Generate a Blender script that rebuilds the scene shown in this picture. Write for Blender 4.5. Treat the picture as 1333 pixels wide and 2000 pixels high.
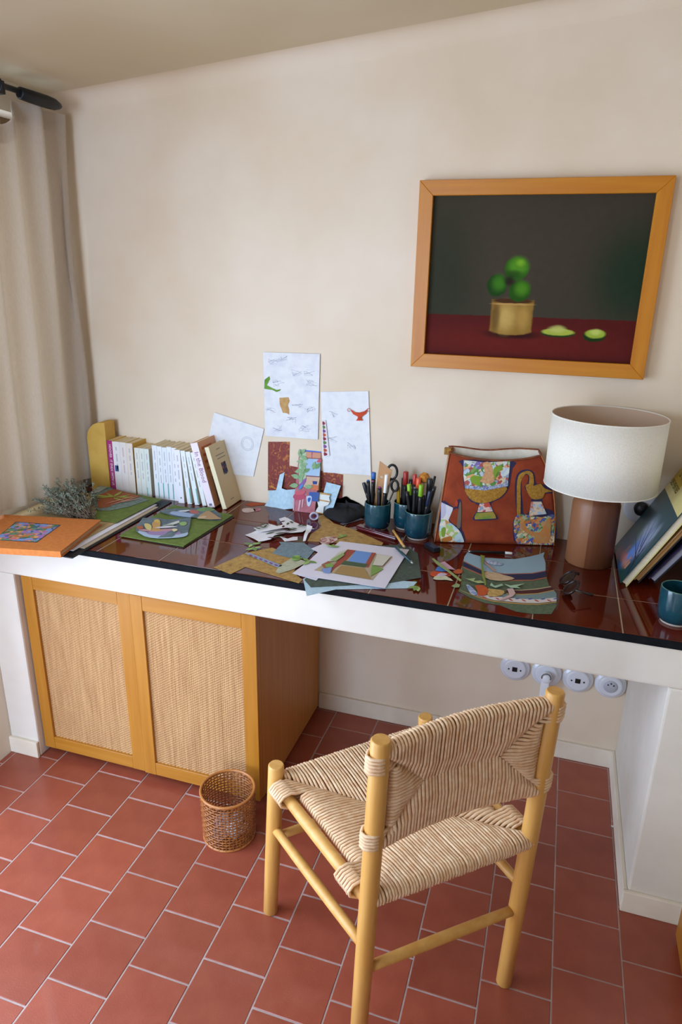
import bpy, bmesh, math, random
from mathutils import Vector, Matrix
random.seed(7)
for o in list(bpy.data.objects): bpy.data.objects.remove(o)
sc = bpy.context.scene
COL = sc.collection
R = math.radians
def lin(h):
    h = h.lstrip('#'); c = [int(h[i:i+2], 16)/255 for i in (0, 2, 4)]
    return tuple(x/12.92 if x <= .04045 else ((x+.055)/1.055)**2.4 for x in c) + (1,)

# ------------------------------------------------------------ camera, world, lights, exposure
cd = bpy.data.cameras.new('camera'); cam = bpy.data.objects.new('camera', cd); COL.objects.link(cam)
cd.sensor_fit = 'VERTICAL'; cd.sensor_height = 36; cd.sensor_width = 24; cd.lens = 24.191
cd.clip_start = .02
cam.matrix_world = Matrix([[0.952741, -0.116356, 0.280617, 0.26388], [0.303237, 0.308838, -0.90148, -2.18483], [0.018228, 0.94397, 0.329526, 1.6187], [0, 0, 0, 1]])
sc.camera = cam
w = bpy.data.worlds.new('sky'); sc.world = w; w.use_nodes = True
w.node_tree.nodes['Background'].inputs[0].default_value = (.68, .82, 1, 1)
w.node_tree.nodes['Background'].inputs[1].default_value = 4.0
def area(name, loc, rot, sx, sy, power, col):
    l = bpy.data.lights.new(name, 'AREA'); l.shape = 'RECTANGLE'; l.size = sx; l.size_y = sy; l.energy = power; l.color = col
    o = bpy.data.objects.new(name, l); COL.objects.link(o); o.location = loc; o.rotation_euler = rot
    return o
# daylight through the two terrace doors: one in the left wall, one behind the camera on the left
area('window_daylight', (-1.56, -1.68, 1.05), (0, R(-62), 0), 1.85, 1.3, 54, (.57, .74, 1))
area('terrace_daylight', (-.80, -4.30, 1.3), (R(60), 0, 0), 1.25, 1.5, 112, (.57, .74, 1))
vs = sc.view_settings
vs.view_transform = 'Standard'; vs.look = 'None'; vs.gamma = 1; vs.use_curve_mapping = False; vs.exposure = -0.22

# ------------------------------------------------------------ helpers
MATS = {}
def nodes(m):
    m.use_nodes = True; nt = m.node_tree
    return nt, nt.nodes['Principled BSDF']
def mixc(nt, fac, a, b):
    n = nt.nodes.new('ShaderNodeMix'); n.data_type = 'RGBA'
    for sck, v in ((n.inputs[0], fac), (n.inputs[6], a), (n.inputs[7], b)):
        if hasattr(v, 'links'): nt.links.new(v, sck)
        elif isinstance(v, str): sck.default_value = lin(v)
        else: sck.default_value = v
    return n.outputs[2]
def coords(nt, stretch=(1, 1, 1)):
    tc = nt.nodes.new('ShaderNodeTexCoord'); mp = nt.nodes.new('ShaderNodeMapping')
    mp.inputs['Scale'].default_value = stretch; nt.links.new(tc.outputs['Object'], mp.inputs[0])
    return mp.outputs[0]
def noise(nt, scale, detail=3, vec=None, rough=.5, dist=0):
    n = nt.nodes.new('ShaderNodeTexNoise'); n.inputs['Scale'].default_value = scale
    n.inputs['Detail'].default_value = detail; n.inputs['Roughness'].default_value = rough; n.inputs['Distortion'].default_value = dist
    if vec: nt.links.new(vec, n.inputs['Vector'])
    return n.outputs[0]
def ramp(nt, fac, stops, const=False):
    n = nt.nodes.new('ShaderNodeValToRGB'); cr = n.color_ramp
    if const: cr.interpolation = 'CONSTANT'
    while len(cr.elements) < len(stops): cr.elements.new(.5)
    for e, (p, c) in zip(cr.elements, stops): e.position = p; e.color = lin(c)
    nt.links.new(fac, n.inputs[0]); return n.outputs[0]
def bump(nt, bs, h, strength, dist=.002):
    b = nt.nodes.new('ShaderNodeBump'); b.inputs['Strength'].default_value = strength; b.inputs['Distance'].default_value = dist
    nt.links.new(h, b.inputs['Height']); nt.links.new(b.outputs[0], bs.inputs['Normal'])
def mat(name, col, rough=.6, col2=None, scale=12, stretch=(1, 1, 1), bmp=0, bscale=150, metal=0, coat=0, spec=.5, lo=.35, hi=.65, detail=3, dist=0, rnd=0):
    if name in MATS: return MATS[name]
    m = bpy.data.materials.new(name); MATS[name] = m; nt, bs = nodes(m)
    bs.inputs['Base Color'].default_value = lin(col); bs.inputs['Roughness'].default_value = rough
    bs.inputs['Metallic'].default_value = metal; bs.inputs['Coat Weight'].default_value = coat
    bs.inputs['Specular IOR Level'].default_value = spec
    m.diffuse_color = lin(col)
    v = None
    if col2 or bmp: v = coords(nt, stretch)
    if col2:
        out = ramp(nt, noise(nt, scale, detail, v, .55, dist), [(lo, col), (hi, col2)])
        if rnd:
            oi = nt.nodes.new('ShaderNodeObjectInfo'); hs = nt.nodes.new('ShaderNodeHueSaturation')
            mr = nt.nodes.new('ShaderNodeMapRange'); mr.inputs[3].default_value = 1-rnd; mr.inputs[4].default_value = 1+rnd
            nt.links.new(oi.outputs['Random'], mr.inputs[0]); nt.links.new(mr.outputs[0], hs.inputs['Value'])
            nt.links.new(out, hs.inputs['Color']); out = hs.outputs[0]
        nt.links.new(out, bs.inputs['Base Color'])
    if bmp: bump(nt, bs, noise(nt, bscale, 2, v), bmp)
    return m
def printed(name, cols, scale=60, kind='cell', rough=.7, stretch=(1, 1, 1), dist=0):
    """flat print / patterned paper: several colours in cells, swirls or specks"""
    if name in MATS: return MATS[name]
    m = bpy.data.materials.new(name); MATS[name] = m; nt, bs = nodes(m); bs.inputs['Roughness'].default_value = rough
    v = coords(nt, stretch)
    if kind == 'cell':
        n = nt.nodes.new('ShaderNodeTexVoronoi'); n.inputs['Scale'].default_value = scale; nt.links.new(v, n.inputs['Vector'])
        nz = noise(nt, scale*.7, 2, v); ad = nt.nodes.new('ShaderNodeVectorMath'); ad.operation = 'MULTIPLY_ADD'
        ad.inputs[1].default_value = (.03, .03, .03); nt.links.new(nz, ad.inputs[0]); nt.links.new(v, ad.inputs[2]); nt.links.new(ad.outputs[0], n.inputs['Vector'])
        sp = nt.nodes.new('ShaderNodeSeparateColor'); nt.links.new(n.outputs['Color'], sp.inputs[0]); f = sp.outputs[0]
    elif kind == 'swirl':
        f = noise(nt, scale, 4, v, .6, 2.5+dist)
    else:
        f = noise(nt, scale, 5, v, .75)
    k = len(cols)
    if kind == 'cell': st = [(i/k, c) for i, c in enumerate(cols)]
    else: st = [(.30+.42*i/max(1, k-1), c) for i, c in enumerate(cols)]
    nt.links.new(ramp(nt, f, st, kind == 'cell'), bs.inputs['Base Color'])
    m.diffuse_color = lin(cols[0]); return m
def wood(name, a, b, rough=.45, axis='z', scale=9, coat=0):
    st = {'x': (.06, 1, 1), 'y': (1, .06, 1), 'z': (1, 1, .06)}[axis]
    m = mat(name, a, rough, b, scale*6, st, .15, 90, coat=coat, lo=.3, hi=.7, detail=5)
    return m
def painted(name, base, layers, axes=(0, 2), rough=.5, nscale=30, namt=.25):
    """flat picture: soft-edged ellipses and boxes of paint in the plane of the sheet"""
    m = bpy.data.materials.new(name); MATS[name] = m; nt, bs = nodes(m); bs.inputs['Roughness'].default_value = rough
    tc = nt.nodes.new('ShaderNodeTexCoord'); nz = nt.nodes.new('ShaderNodeTexNoise'); nz.inputs['Scale'].default_value = nscale
    nz.inputs['Detail'].default_value = 4; nt.links.new(tc.outputs['Object'], nz.inputs['Vector'])
    wob = nt.nodes.new('ShaderNodeVectorMath'); wob.operation = 'MULTIPLY_ADD'; wob.inputs[1].default_value = (.005, .005, .005)
    nt.links.new(nz.outputs['Color'], wob.inputs[0]); nt.links.new(tc.outputs['Object'], wob.inputs[2])
    sp = nt.nodes.new('ShaderNodeSeparateXYZ'); nt.links.new(wob.outputs[0], sp.inputs[0])
    X, Y = sp.outputs[axes[0]], sp.outputs[axes[1]]
    def mth(op, a, b=None, c=None):
        n = nt.nodes.new('ShaderNodeMath'); n.operation = op
        for i, v in enumerate((a, b, c)):
            if v is None: continue
            if hasattr(v, 'links'): nt.links.new(v, n.inputs[i])
            else: n.inputs[i].default_value = v
        return n.outputs[0]
    col = base
    for L in layers:
        kind, cx, cy, rx, ry, soft, c = L[:7]
        dx = mth('DIVIDE', mth('SUBTRACT', X, cx+.0025), rx); dy = mth('DIVIDE', mth('SUBTRACT', Y, cy+.0025), ry)
        if kind == 'e': d = mth('SQRT', mth('ADD', mth('MULTIPLY', dx, dx), mth('MULTIPLY', dy, dy)))
        else: d = mth('MAXIMUM', mth('ABSOLUTE', dx), mth('ABSOLUTE', dy))
        mr = nt.nodes.new('ShaderNodeMapRange'); mr.inputs[1].default_value = 1+soft; mr.inputs[2].default_value = 1-soft
        mr.interpolation_type = 'SMOOTHSTEP'; nt.links.new(d, mr.inputs[0]); fac = mr.outputs[0]
        if len(L) > 7: fac = mth('MULTIPLY', fac, L[7])
        col = mixc(nt, fac, col, c)
    dk = mixc(nt, mth('MULTIPLY', nz.outputs[0], namt), col, '#000000')
    nt.links.new(dk, bs.inputs['Base Color']); return m

def tag(o, label=None, cat=None, group=None, kind=None):
    if label: o['label'] = label
    if cat: o['category'] = cat
    if group: o['group'] = group
    if kind: o['kind'] = kind
    return o
def thing(name, label, cat, loc=(0, 0, 0), group=None):
    o = bpy.data.objects.new(name, None); COL.objects.link(o); o.location = loc; o.empty_display_size = .05
    return tag(o, label, cat, group)
def link(name, me, m, parent=None):
    o = bpy.data.objects.new(name, me); COL.objects.link(o)
    if m: me.materials.append(m)
    if parent:
        o.parent = parent
        if parent.type == 'EMPTY': o.location = -parent.location
    return o
class B:
    def __init__(s): s.v = []; s.f = []; s.sm = []
    def add(s, v, f, smooth=False):
        k = len(s.v); s.v += [tuple(p) for p in v]; s.f += [tuple(i+k for i in q) for q in f]; s.sm += [smooth]*len(f); return s
    def box(s, lo, hi):
        (a, b, c), (d, e, g) = lo, hi
        return s.add([(a, b, c), (d, b, c), (d, e, c), (a, e, c), (a, b, g), (d, b, g), (d, e, g), (a, e, g)],
                     [(3, 2, 1, 0), (4, 5, 6, 7), (0, 1, 5, 4), (1, 2, 6, 5), (2, 3, 7, 6), (3, 0, 4, 7)])
    def obox(s, fr, lo, hi):
        b = B().box(lo, hi); return s.add([fr.p(*v) for v in b.v], b.f)
    def tube(s, pts, rad, n=10, cap=True, flat=1.0):
        pts = [Vector(p) for p in pts]; rs = rad if isinstance(rad, (list, tuple)) else [rad]*len(pts)
        vs = []; t0 = None
        for i, p in enumerate(pts):
            t = (pts[min(i+1, len(pts)-1)]-pts[max(i-1, 0)]).normalized()
            if t0 is None:
                a = t.orthogonal().normalized()
            else:
                a = (a-t*a.dot(t)).normalized()
            t0 = t; b = t.cross(a)
            for k in range(n):
                an = 2*math.pi*k/n; vs.append(p+(a*math.cos(an)+b*math.sin(an)*flat)*rs[i])
        fs = [(i*n+k, i*n+(k+1) % n, (i+1)*n+(k+1) % n, (i+1)*n+k) for i in range(len(pts)-1) for k in range(n)]
        s.add(vs, fs, True)
        if cap:
            k = len(s.v)-len(vs)
            s.f.append(tuple(k+j for j in reversed(range(n)))); s.sm.append(False)
            s.f.append(tuple(k+(len(pts)-1)*n+j for j in range(n))); s.sm.append(False)
        return s
    def lathe(s, prof, c=(0, 0, 0), n=32, smooth=True, closed=False):
        vs = [(c[0]+r*math.cos(2*math.pi*k/n), c[1]+r*math.sin(2*math.pi*k/n), c[2]+z) for r, z in prof for k in range(n)]
        m = len(prof); fs = [(i*n+k, i*n+(k+1) % n, ((i+1) % m)*n+(k+1) % n, ((i+1) % m)*n+k) for i in range(m if closed else m-1) for k in range(n)]
        s.add(vs, fs, smooth)
        return s
    def build(s, name, m=None, parent=None, bevel=0, seg=2, auto=False):
        me = bpy.data.meshes.new(name); me.from_pydata(s.v, [], s.f); me.update()
        if bevel:
            bm = bmesh.new(); bm.from_mesh(me)
            bmesh.ops.bevel(bm, geom=[e for e in bm.edges if len(e.link_faces) == 2 and e.calc_face_angle(0) > .5], offset=bevel, segments=seg, affect='EDGES', profile=.6)
            bm.to_mesh(me); bm.free()
        else:
            me.polygons.foreach_set('use_smooth', s.sm)
        return link(name, me, m, parent)
class Fr:
    def __init__(s, o, u, v):
        s.o = Vector(o); s.u = Vector(u).normalized(); s.v = Vector(v).normalized(); s.w = s.u.cross(s.v).normalized()
    def p(s, a, b, c=0): return s.o+s.u*a+s.v*b+s.w*c
H = .82
DESK = lambda mm: Fr((0, 0, H+mm/1000), (1, 0, 0), (0, 1, 0))
WALL = lambda mm: Fr((0, -mm/1000, 0), (1, 0, 0), (0, 0, 1))
def sheet(name, pts, fr, th, m, parent=None, bend=None, cuts=3):
    bm = bmesh.new(); bm.faces.new([bm.verts.new((a, b, 0)) for a, b in pts]); bm.normal_update()
    if bm.faces[:][0].normal.z < 0: bmesh.ops.reverse_faces(bm, faces=bm.faces[:])
    if bend:
        bmesh.ops.triangulate(bm, faces=bm.faces[:])
        for _ in range(cuts):
            bmesh.ops.subdivide_edges(bm, edges=[e for e in bm.edges if e.calc_length() > .012], cuts=1, use_grid_fill=True)
            bmesh.ops.triangulate(bm, faces=bm.faces[:])
    g = bmesh.ops.extrude_face_region(bm, geom=bm.faces[:])
    top = {e for e in g['geom'] if isinstance(e, bmesh.types.BMVert)}
    for vtx in top: vtx.co.z = th
    for vtx in bm.verts:
        a, b, c = vtx.co; vtx.co = fr.p(a, b, c+(bend(a, b) if bend else 0))
    bmesh.ops.recalc_face_normals(bm, faces=bm.faces[:])
    me = bpy.data.meshes.new(name); bm.to_mesh(me); bm.free()
    if bend: me.polygons.foreach_set('use_smooth', [False]*len(me.polygons))
    return link(name, me, m, parent)
def paper(name, label, cat, pts, lvl, m, group=None, th=.0004, bend=None, fr=None):
    return tag(sheet(name, pts, fr or DESK(lvl), th, m, None, bend), label, cat, group)
def text(name, s, fr, size, m, parent, align='LEFT', ext=.0002, sx=1.0, bold=0):
    cu = bpy.data.curves.new(name, 'FONT'); cu.body = s; cu.size = size; cu.extrude = ext; cu.align_x = align; cu.align_y = 'CENTER'; cu.resolution_u = 2; cu.offset = bold
    t = bpy.data.objects.new('tmp', cu); COL.objects.link(t); bpy.context.view_layer.update()
    me = bpy.data.meshes.new_from_object(t.evaluated_get(bpy.context.evaluated_depsgraph_get()))
    bpy.data.objects.remove(t)
    for vtx in me.vertices: vtx.co = fr.p(vtx.co.x*sx, vtx.co.y, vtx.co.z)
    me.name = name; me.materials.clear()
    return link(name, me, m, parent)
def blob(pts, n=3):
    """smooth closed outline through the given points (Catmull-Rom)"""
    o = []; k = len(pts)
    for i in range(k):
        p0, p1, p2, p3 = [Vector(pts[(i+j) % k]) for j in (-1, 0, 1, 2)]
        for s in range(n):
            t = s/n; o.append(tuple(.5*((2*p1)+(p2-p0)*t+(2*p0-5*p1+4*p2-p3)*t*t+(3*p1-p0-3*p2+p3)*t*t*t)))
    return o
def leaf(cx, cy, L, W, ang):
    c, s = math.cos(ang), math.sin(ang); out = []
    for t, wd in ((0, 0), (.25, .8), (.5, 1), (.75, .65), (1, 0), (.75, -.65), (.5, -1), (.25, -.8)):
        a, b = t*L, wd*W/2; out.append((cx+a*c-b*s, cy+a*s+b*c))
    return out

# ------------------------------------------------------------ the room
XL, XR_, YB, XE = -1.43, .737, -4.2, 3.2
plaster = mat('plaster', '#e6dac8', .9, '#dfd1bc', 2.2, bmp=.25, bscale=9, spec=.2)
plaster_wall = mat('plaster_wall', '#e8d9c5', .9, '#decab0', 1.7, bmp=.3, bscale=7, spec=.2, detail=4)
white_plaster = mat('white_plaster', '#e0d8cc', .85, '#d8cfc2', 5, bmp=.3, bscale=30, spec=.25)
ceil_m = mat('ceiling_plaster', '#d8cab0', .92, '#d0c0a0', 1.5, spec=.2)
grout = mat('grout', '#b7a29b', .9, '#a48f88', 20, bmp=.3)
terracotta = mat('terracotta', '#8e4330', .34, '#9a4e39', 14, coat=.15, bmp=.12, bscale=260, rnd=.12, lo=.3, hi=.7)
ceil_z = lambda x: 2.143+.0885*(x-XL)
def struct(b, name, m, **k): return tag(b.build(name, m, **k), kind='structure')

fl = struct(B().box((XL-.2, YB, -.08), (XE, .0, -.0016)), 'floor', grout)
struct(B().box((.92, YB, -.003), (XE, .0, -.001)), 'floor_far', mat('terracotta_far', '#8f4836', .5, '#9c5440', 14))
tm = None; PX, PY, G = .166, .1635, .0038
for i in range(-9, 6):
    x0 = -.0823+i*PX; off = -.760 if i % 2 == 0 else -.834
    for j in range(-12, 7):
        y0 = off+j*PY
        ax, bx, ay, by = max(x0+G/2, XL+.001), min(x0+PX-G/2, XR_-.001), max(y0+G/2, -3.0), min(y0+PY-G/2, -.001)
        if bx-ax < .012 or by-ay < .012: continue
        full = abs(bx-ax-(PX-G)) < 1e-5 and abs(by-ay-(PY-G)) < 1e-5
        if full and tm:
            o = bpy.data.objects.new('floor_tile', tm); COL.objects.link(o)
        else:
            cx, cy = (ax+bx)/2, (ay+by)/2; hx, hy = (bx-ax)/2, (by-ay)/2
            o = B().box((-hx, -hy, -.01), (hx, hy, 0)).build('floor_tile', terracotta, bevel=.0012, seg=1)
            if full: tm = o.data
        o.parent = fl; o.location = ((ax+bx)/2, (ay+by)/2, random.uniform(-.0006, .0002))
struct(B().box((XL-.2, 0, -.08), (XE, .2, 2.7)), 'wall_back', plaster_wall)
wr = B().box((XR_, -.9, -.08), (XR_+.15, .0, 2.6)); struct(wr, 'wall_right', plaster)
# wall_left: window over the desk, then a terrace door; wall_front: the second terrace door; the room is widened to the right to weaken bounced light
wl = B()
wl.box((XL-.2, -.12, -.08), (XL, 0, 2.4)); wl.box((XL-.2, -.66, -.08), (XL, -.12, .86)); wl.box((XL-.2, -.66, 2.06), (XL, -.12, 2.4))
wl.box((XL-.2, -1.0, -.08), (XL, -.66, 2.4)); wl.box((XL-.2, -2.45, 2.0), (XL, -1.0, 2.4)); wl.box((XL-.2, YB, -.08), (XL, -2.45, 2.4))
struct(wl, 'wall_left', plaster)
wf = B(); wf.box((XL-.2, YB-.2, 2.0), (XE, YB, 2.7)); wf.box((-.16, YB-.2, -.08), (XE, YB, 2.0)); wf.box((XL-.2, YB-.2, -.08), (-.16, YB, .55))
struct(wf, 'wall_front', plaster)
struct(B().box((-.55, -3.02, -.08), (XE, -2.92, 2.7)), 'added_light_baffle', plaster)  # unseen wall added behind the camera to keep window light off the right side
struct(B().box((XE, YB-.2, -.08), (XE+.2, .2, 2.7)), 'wall_far', plaster)
cz0, cz1 = ceil_z(XL-.2), ceil_z(XE)
struct(B().add([(XL-.2, YB-.2, cz0), (XE, YB-.2, cz1), (XE, .2, cz1), (XL-.2, .2, cz0), (XL-.2, YB-.2, cz0+.1), (XE, YB-.2, cz1+.1), (XE, .2, cz1+.1), (XL-.2, .2, cz0+.1)],
    [(0, 3, 2, 1), (4, 5, 6, 7), (0, 1, 5, 4), (1, 2, 6, 5), (2, 3, 7, 6), (3, 0, 4, 7)]), 'ceiling', ceil_m)
# soft plaster cove where the back wall runs into the ceiling
cv = B(); n = 8; vs = []; r_ = .05
for x in (XL, XR_):
    for k in range(n+1):
        a = math.pi/2*k/n; vs.append((x, -r_+r_*math.cos(a), ceil_z(x)-r_+r_*math.sin(a)))
    vs.append((x, .01, ceil_z(x)+.01))
m_ = n+2
cv.add(vs, [(k, k+1, m_+k+1, m_+k) for k in range(n)], True)
struct(cv, 'trim_1', plaster_wall)
bb_m = mat('skirting_plaster', '#e9decd', .8, '#dfd2bd', 8, spec=.3)
struct(B().box((-.49, -.012, 0), (.5975, 0, .068)), 'baseboard_back', bb_m, bevel=.003)
# window frame in the opening
wfm = wood('window_wood', '#8a6a48', '#6f5236')
def bars(name, lst):
    t = tag(bpy.data.objects.new(name, None), kind='structure'); COL.objects.link(t)
    for lo, hi in lst: B().box(lo, hi).build('window_frame', wfm, t, bevel=.003)
    return t
bars('window_1', [((XL-.13, -.17, .86), (XL-.08, -.12, 2.06)), ((XL-.13, -.66, .86), (XL-.08, -.61, 2.06)), ((XL-.13, -.61, 2.0), (XL-.08, -.17, 2.06)), ((XL-.13, -.61, .86), (XL-.08, -.17, .91))])
bars('door_1', [((XL-.13, -1.05, 0), (XL-.08, -1.0, 2.0)), ((XL-.13, -2.45, 0), (XL-.08, -2.4, 2.0)), ((XL-.13, -2.4, 1.95), (XL-.08, -1.05, 2.0))])
bars('window_3', [((-1.43, YB-.13, .55), (-1.39, YB-.08, 2.0)), ((-.20, YB-.13, .55), (-.16, YB-.08, 2.0)), ((-1.39, YB-.13, 1.95), (-.20, YB-.08, 2.0)), ((-1.39, YB-.13, .55), (-.20, YB-.08, .6))])

# ------------------------------------------------------------ built-in desk
D_ = .598; T_ = .124; XP, XRP = -1.313, .5975
desk = thing('built_in_desk', 'white plastered built-in masonry desk topped with glossy dark red-brown tiles', 'desk', (-.4, -.3, 0))
B().box((XL, -D_, H-T_), (XR_, -.0005, H-.012)).build('slab', white_plaster, desk, bevel=.006)
B().box((XL, -D_, 0), (XP, -.0005, H-T_+.001)).build('pier', white_plaster, desk, bevel=.006)
B().box((XRP, -D_, 0), (XR_, -.0005, H-T_+.001)).build('pier', white_plaster, desk, bevel=.006)
B().box((XRP-.012, -D_, 0), (XRP, -.013, .068)).build('skirting', bb_m, desk, bevel=.003)
B().box((XRP-.012, -D_-.012, 0), (XR_, -D_, .068)).build('skirting', bb_m, desk, bevel=.003)
B().box((XL, -D_-.012, 0), (XP, -D_, .062)).build('skirting', bb_m, desk, bevel=.003)
strip = mat('black_edge', '#0c0e12', .85, '#14161a', 30, bmp=.4, bscale=80, spec=.15)
B().box((XL, -D_-.003, H-.019), (XR_, -D_+.004, H-.0005)).build('edge_trim', strip, desk, bevel=.001)
bed = B().box((XL, -D_+.004, H-.012), (XR_, -.0005, H-.0012)).build('tile_bed', mat('tile_grout', '#b3a48a', .8), desk)
glaze = mat('desk_glaze', '#4a1307', .05, '#64200d', 7, coat=0, bmp=.04, bscale=5, lo=.35, hi=.75, spec=.6, rnd=.1)
for i in range(-8, 5):
    x0 = .058+i*.21
    for j in range(3):
        y1 = -.0015-j*.2 if j else -.0015
        y0_ = (-.196, -.396, -D_+.0045)[j]; y1 = (-.0015, -.199, -.399)[j]
        ax, bx = max(x0+.0015, XL+.001), min(x0+.2085, XR_-.001)
        if bx-ax < .01: continue
        hx, hy = (bx-ax)/2, (y1-y0_)/2
        o = B().box((-hx, -hy, -.008), (hx, hy, 0)).build('desk_tile', glaze, desk, bevel=.001, seg=1)
        o.location = Vector(((ax+bx)/2, (y0_+y1)/2, H)) - desk.location
        o.rotation_euler = (random.uniform(-.0012, .0012), random.uniform(-.0012, .0012), 0)

# ------------------------------------------------------------ cabinet under the desk
oak = wood('golden_oak', '#a86b1a', '#b67a28', .4, 'z')
oak_h = wood('golden_oak_rail', '#a86b1a', '#b67a28', .4, 'x')
oak_side = wood('oak_side', '#b0702e', '#bd803a', .45, 'z')
cane_m = mat('woven_cane', '#a37548', .75, '#c69c6a', 120, (1, 1, .05), lo=.25, hi=.75, detail=6)
ntc, bsc = cane_m.node_tree, cane_m.node_tree.nodes['Principled BSDF']
cab = thing('rattan_cabinet', 'golden oak cabinet with two woven cane doors under the desk', 'cabinet', (-.9, -.3, 0))
CY = -.575; Z0, Z1 = .028, .69
B().box((-1.306, -.55, .02), (-.487, -.02, Z1)).build('body', oak_side, cab, bevel=.002)
B().box((-1.29, -.53, 0), (-.50, -.05, .02)).build('plinth', mat('plinth_dark', '#2a1c12', .8), cab)
def cane(name, x0, x1, z0, z1, y, par):
    nx = int((x1-x0)/.0022); nz = int((z1-z0)/.0044); vs = []
    rr = random.Random(3); tone = [rr.uniform(-1, 1) for _ in range(nx+1)]
    for k in range(nz+1):
        for i in range(nx+1):
            rib = i//3; ph = (k+rib) % 2
            d = .0024*math.sin(math.pi*((i % 3)+.5)/3)*(1 if ph else .15)+.0003*tone[i]
            vs.append((x0+(x1-x0)*i/nx, y-d, z0+(z1-z0)*k/nz))
    return B().add(vs, [(k*(nx+1)+i, k*(nx+1)+i+1, (k+1)*(nx+1)+i+1, (k+1)*(nx+1)+i) for k in range(nz) for i in range(nx)], False).build(name, cane_m, par)
for x0, x1, dz, fy in ((-1.308, -.906, 0, 0), (-.904, -.486, -.004, -.004)):
    dr = B().box((x0, CY+.012+fy, Z0), (x1, CY+.02, Z1+dz)).build('door', oak_side, cab)
    for a, b in ((x0, x0+.042), (x1-.046, x1)): B().box((a, CY+fy, Z0), (b, CY+.012+fy, Z1+dz)).build('stile', oak, dr, bevel=.001, seg=1)
    for a, b in ((Z0, Z0+.047), (Z1+dz-.05, Z1+dz)): B().box((x0+.042, CY+fy+.0006, a), (x1-.046, CY+.012+fy, b)).build('rail', oak_h, dr, bevel=.001, seg=1)
    pnl = cane('cane_panel', x0+.042, x1-.046, Z0+.047, Z1+dz-.05, CY+.0105+fy, dr); pnl['kind'] = 'stuff'

# ------------------------------------------------------------ chair
ash = wood('pale_ash', '#cf9648', '#dca85c', .4, 'z'); ash_h = mat('pale_ash_rail', '#cf984a', .42, '#dcaa5e', 30, (1, 1, 1), bmp=.1)
rush = mat('paper_rush', '#dcae82', .75, '#f2d4ae', 60, bmp=.3, bscale=500, lo=.3, hi=.72, detail=4)
FL, FR, BL, BR = [Vector(p) for p in ((-.309, -.911, 0), (.043, -.586, 0), (.01, -1.172, 0), (.304, -.913, 0))]
OFL, OFR, OBL, OBR = [Vector(p) for p in ((.025, -.004, .486), (-.02, -.019, .486), (.021, .007, .820), (.026, .014, .820))]
ch = thing('rush_chair', 'pale ash chair with woven paper-rush seat and low woven backrest', 'chair', (-.0, -.9, 0))
LEG = lambda f, o, z: f+o*(z/o.z)
for f_, o_ in ((FL, OFL), (FR, OFR), (BL, OBL), (BR, OBR)):
    r = .0195; t = o_.z
    B().tube([LEG(f_, o_, z) for z in (0, .003, t*.3, t*.6, t-.004, t)], [r*.8, r*.95, r, r, r, r*.86], 20).build('leg', ash, ch)
def rail(name, a, b, r=.0125):
    d = (b-a); pts = [a+d*k/8 for k in range(9)]
    B().tube(pts, [r*(.86+.14*math.sin(math.pi*k/8)) for k in range(9)], 14).build(name, ash_h, ch)
rail('stretcher', LEG(FL, OFL, .29), LEG(BL, OBL, .305)); rail('stretcher', LEG(FR, OFR, .29), LEG(BR, OBR, .305))
rail('stretcher', LEG(BL, OBL, .245), LEG(BR, OBR, .235)); rail('stretcher', LEG(FL, OFL, .255), LEG(FR, OFR, .255))
ZS = .438
rail('seat_rail', LEG(FL, OFL, ZS-.008), LEG(BL, OBL, ZS-.008), .0145); rail('seat_rail', LEG(FR, OFR, ZS-.008), LEG(BR, OBR, ZS-.008), .0145)
rail('seat_rail', LEG(FL, OFL, ZS), LEG(FR, OFR, ZS), .013); rail('seat_rail', LEG(BL, OBL, ZS), LEG(BR, OBR, ZS), .013)
rw = random.Random(5)
def weave(name, P, W, Hh, nu, nv, rc, wrap, rr, bare, lo_=-1):
    """rush panel: P(u,v,side,h) maps metres along the panel to a point; side +1/-1 the two faces; cords run from the rail to the mitred seam"""
    b = B()
    def cord(pts): b.tube(pts, [rc*rw.uniform(.92, 1.1) for _ in pts], 5, False)
    for i in range(nu):
        u = (i+.5)/nu*W; L = max(.004, min(u, W-u, Hh/2))
        for end in (0, 1):
            pts = []
            q = lambda d, s, h: P(u, d if end == 0 else Hh-d, s, h)
            for t in (1, .75, .5, .25): pts.append(q(L*t, 1, wrap*(.30+.70*min(1, (1-t)*2.6))))
            for a in (90, 50, 10, -30, -70, -90):
                pts.append(q(-rr*math.cos(R(a)), 1, wrap*math.sin(R(a))))
            for t in (.25, .6, 1): pts.append(q(L*t, 1, -wrap*(.30+.70*min(1, (1-t)*2.6))))
            j = rw.uniform(-.0006, .0006)
            cord([p+Vector((j, j, j)) for p in pts])
    for i in range(nv):
        v = (i+.5)/nv*Hh; L = max(.004, min(v, Hh-v))
        full = (lo_ < v < bare) or (Hh-bare < v < Hh-lo_)
        for end in (0, 1):
            pts = []; q = lambda d, s, h: P(d if end == 0 else W-d, v, s, h)
            s0 = 0 if full else .028
            if L < s0+.004: continue
            for t in (1, .7, .4, .15): pts.append(q(s0+(L-s0)*t, 1, wrap*(.28+.64*min(1, (1-t)*2.6))))
            if full:
                for a in (90, 50, 10, -30, -70, -90): pts.append(q(-(rr+.014)*math.cos(R(a)), 1, (wrap+.003)*math.sin(R(a))))
            else:
                pts.append(q(s0-.004, 1, wrap*.55)); pts.append(q(s0-.006, 1, 0)); pts.append(q(s0-.004, 1, -wrap*.55))
            for t in (.15, .6, 1): pts.append(q(s0+(L-s0)*t, 1, -wrap*(.28+.64*min(1, (1-t)*2.6))))
            cord(pts)
    o = b.build(name, rush, ch); o['kind'] = 'stuff'; return o
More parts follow.
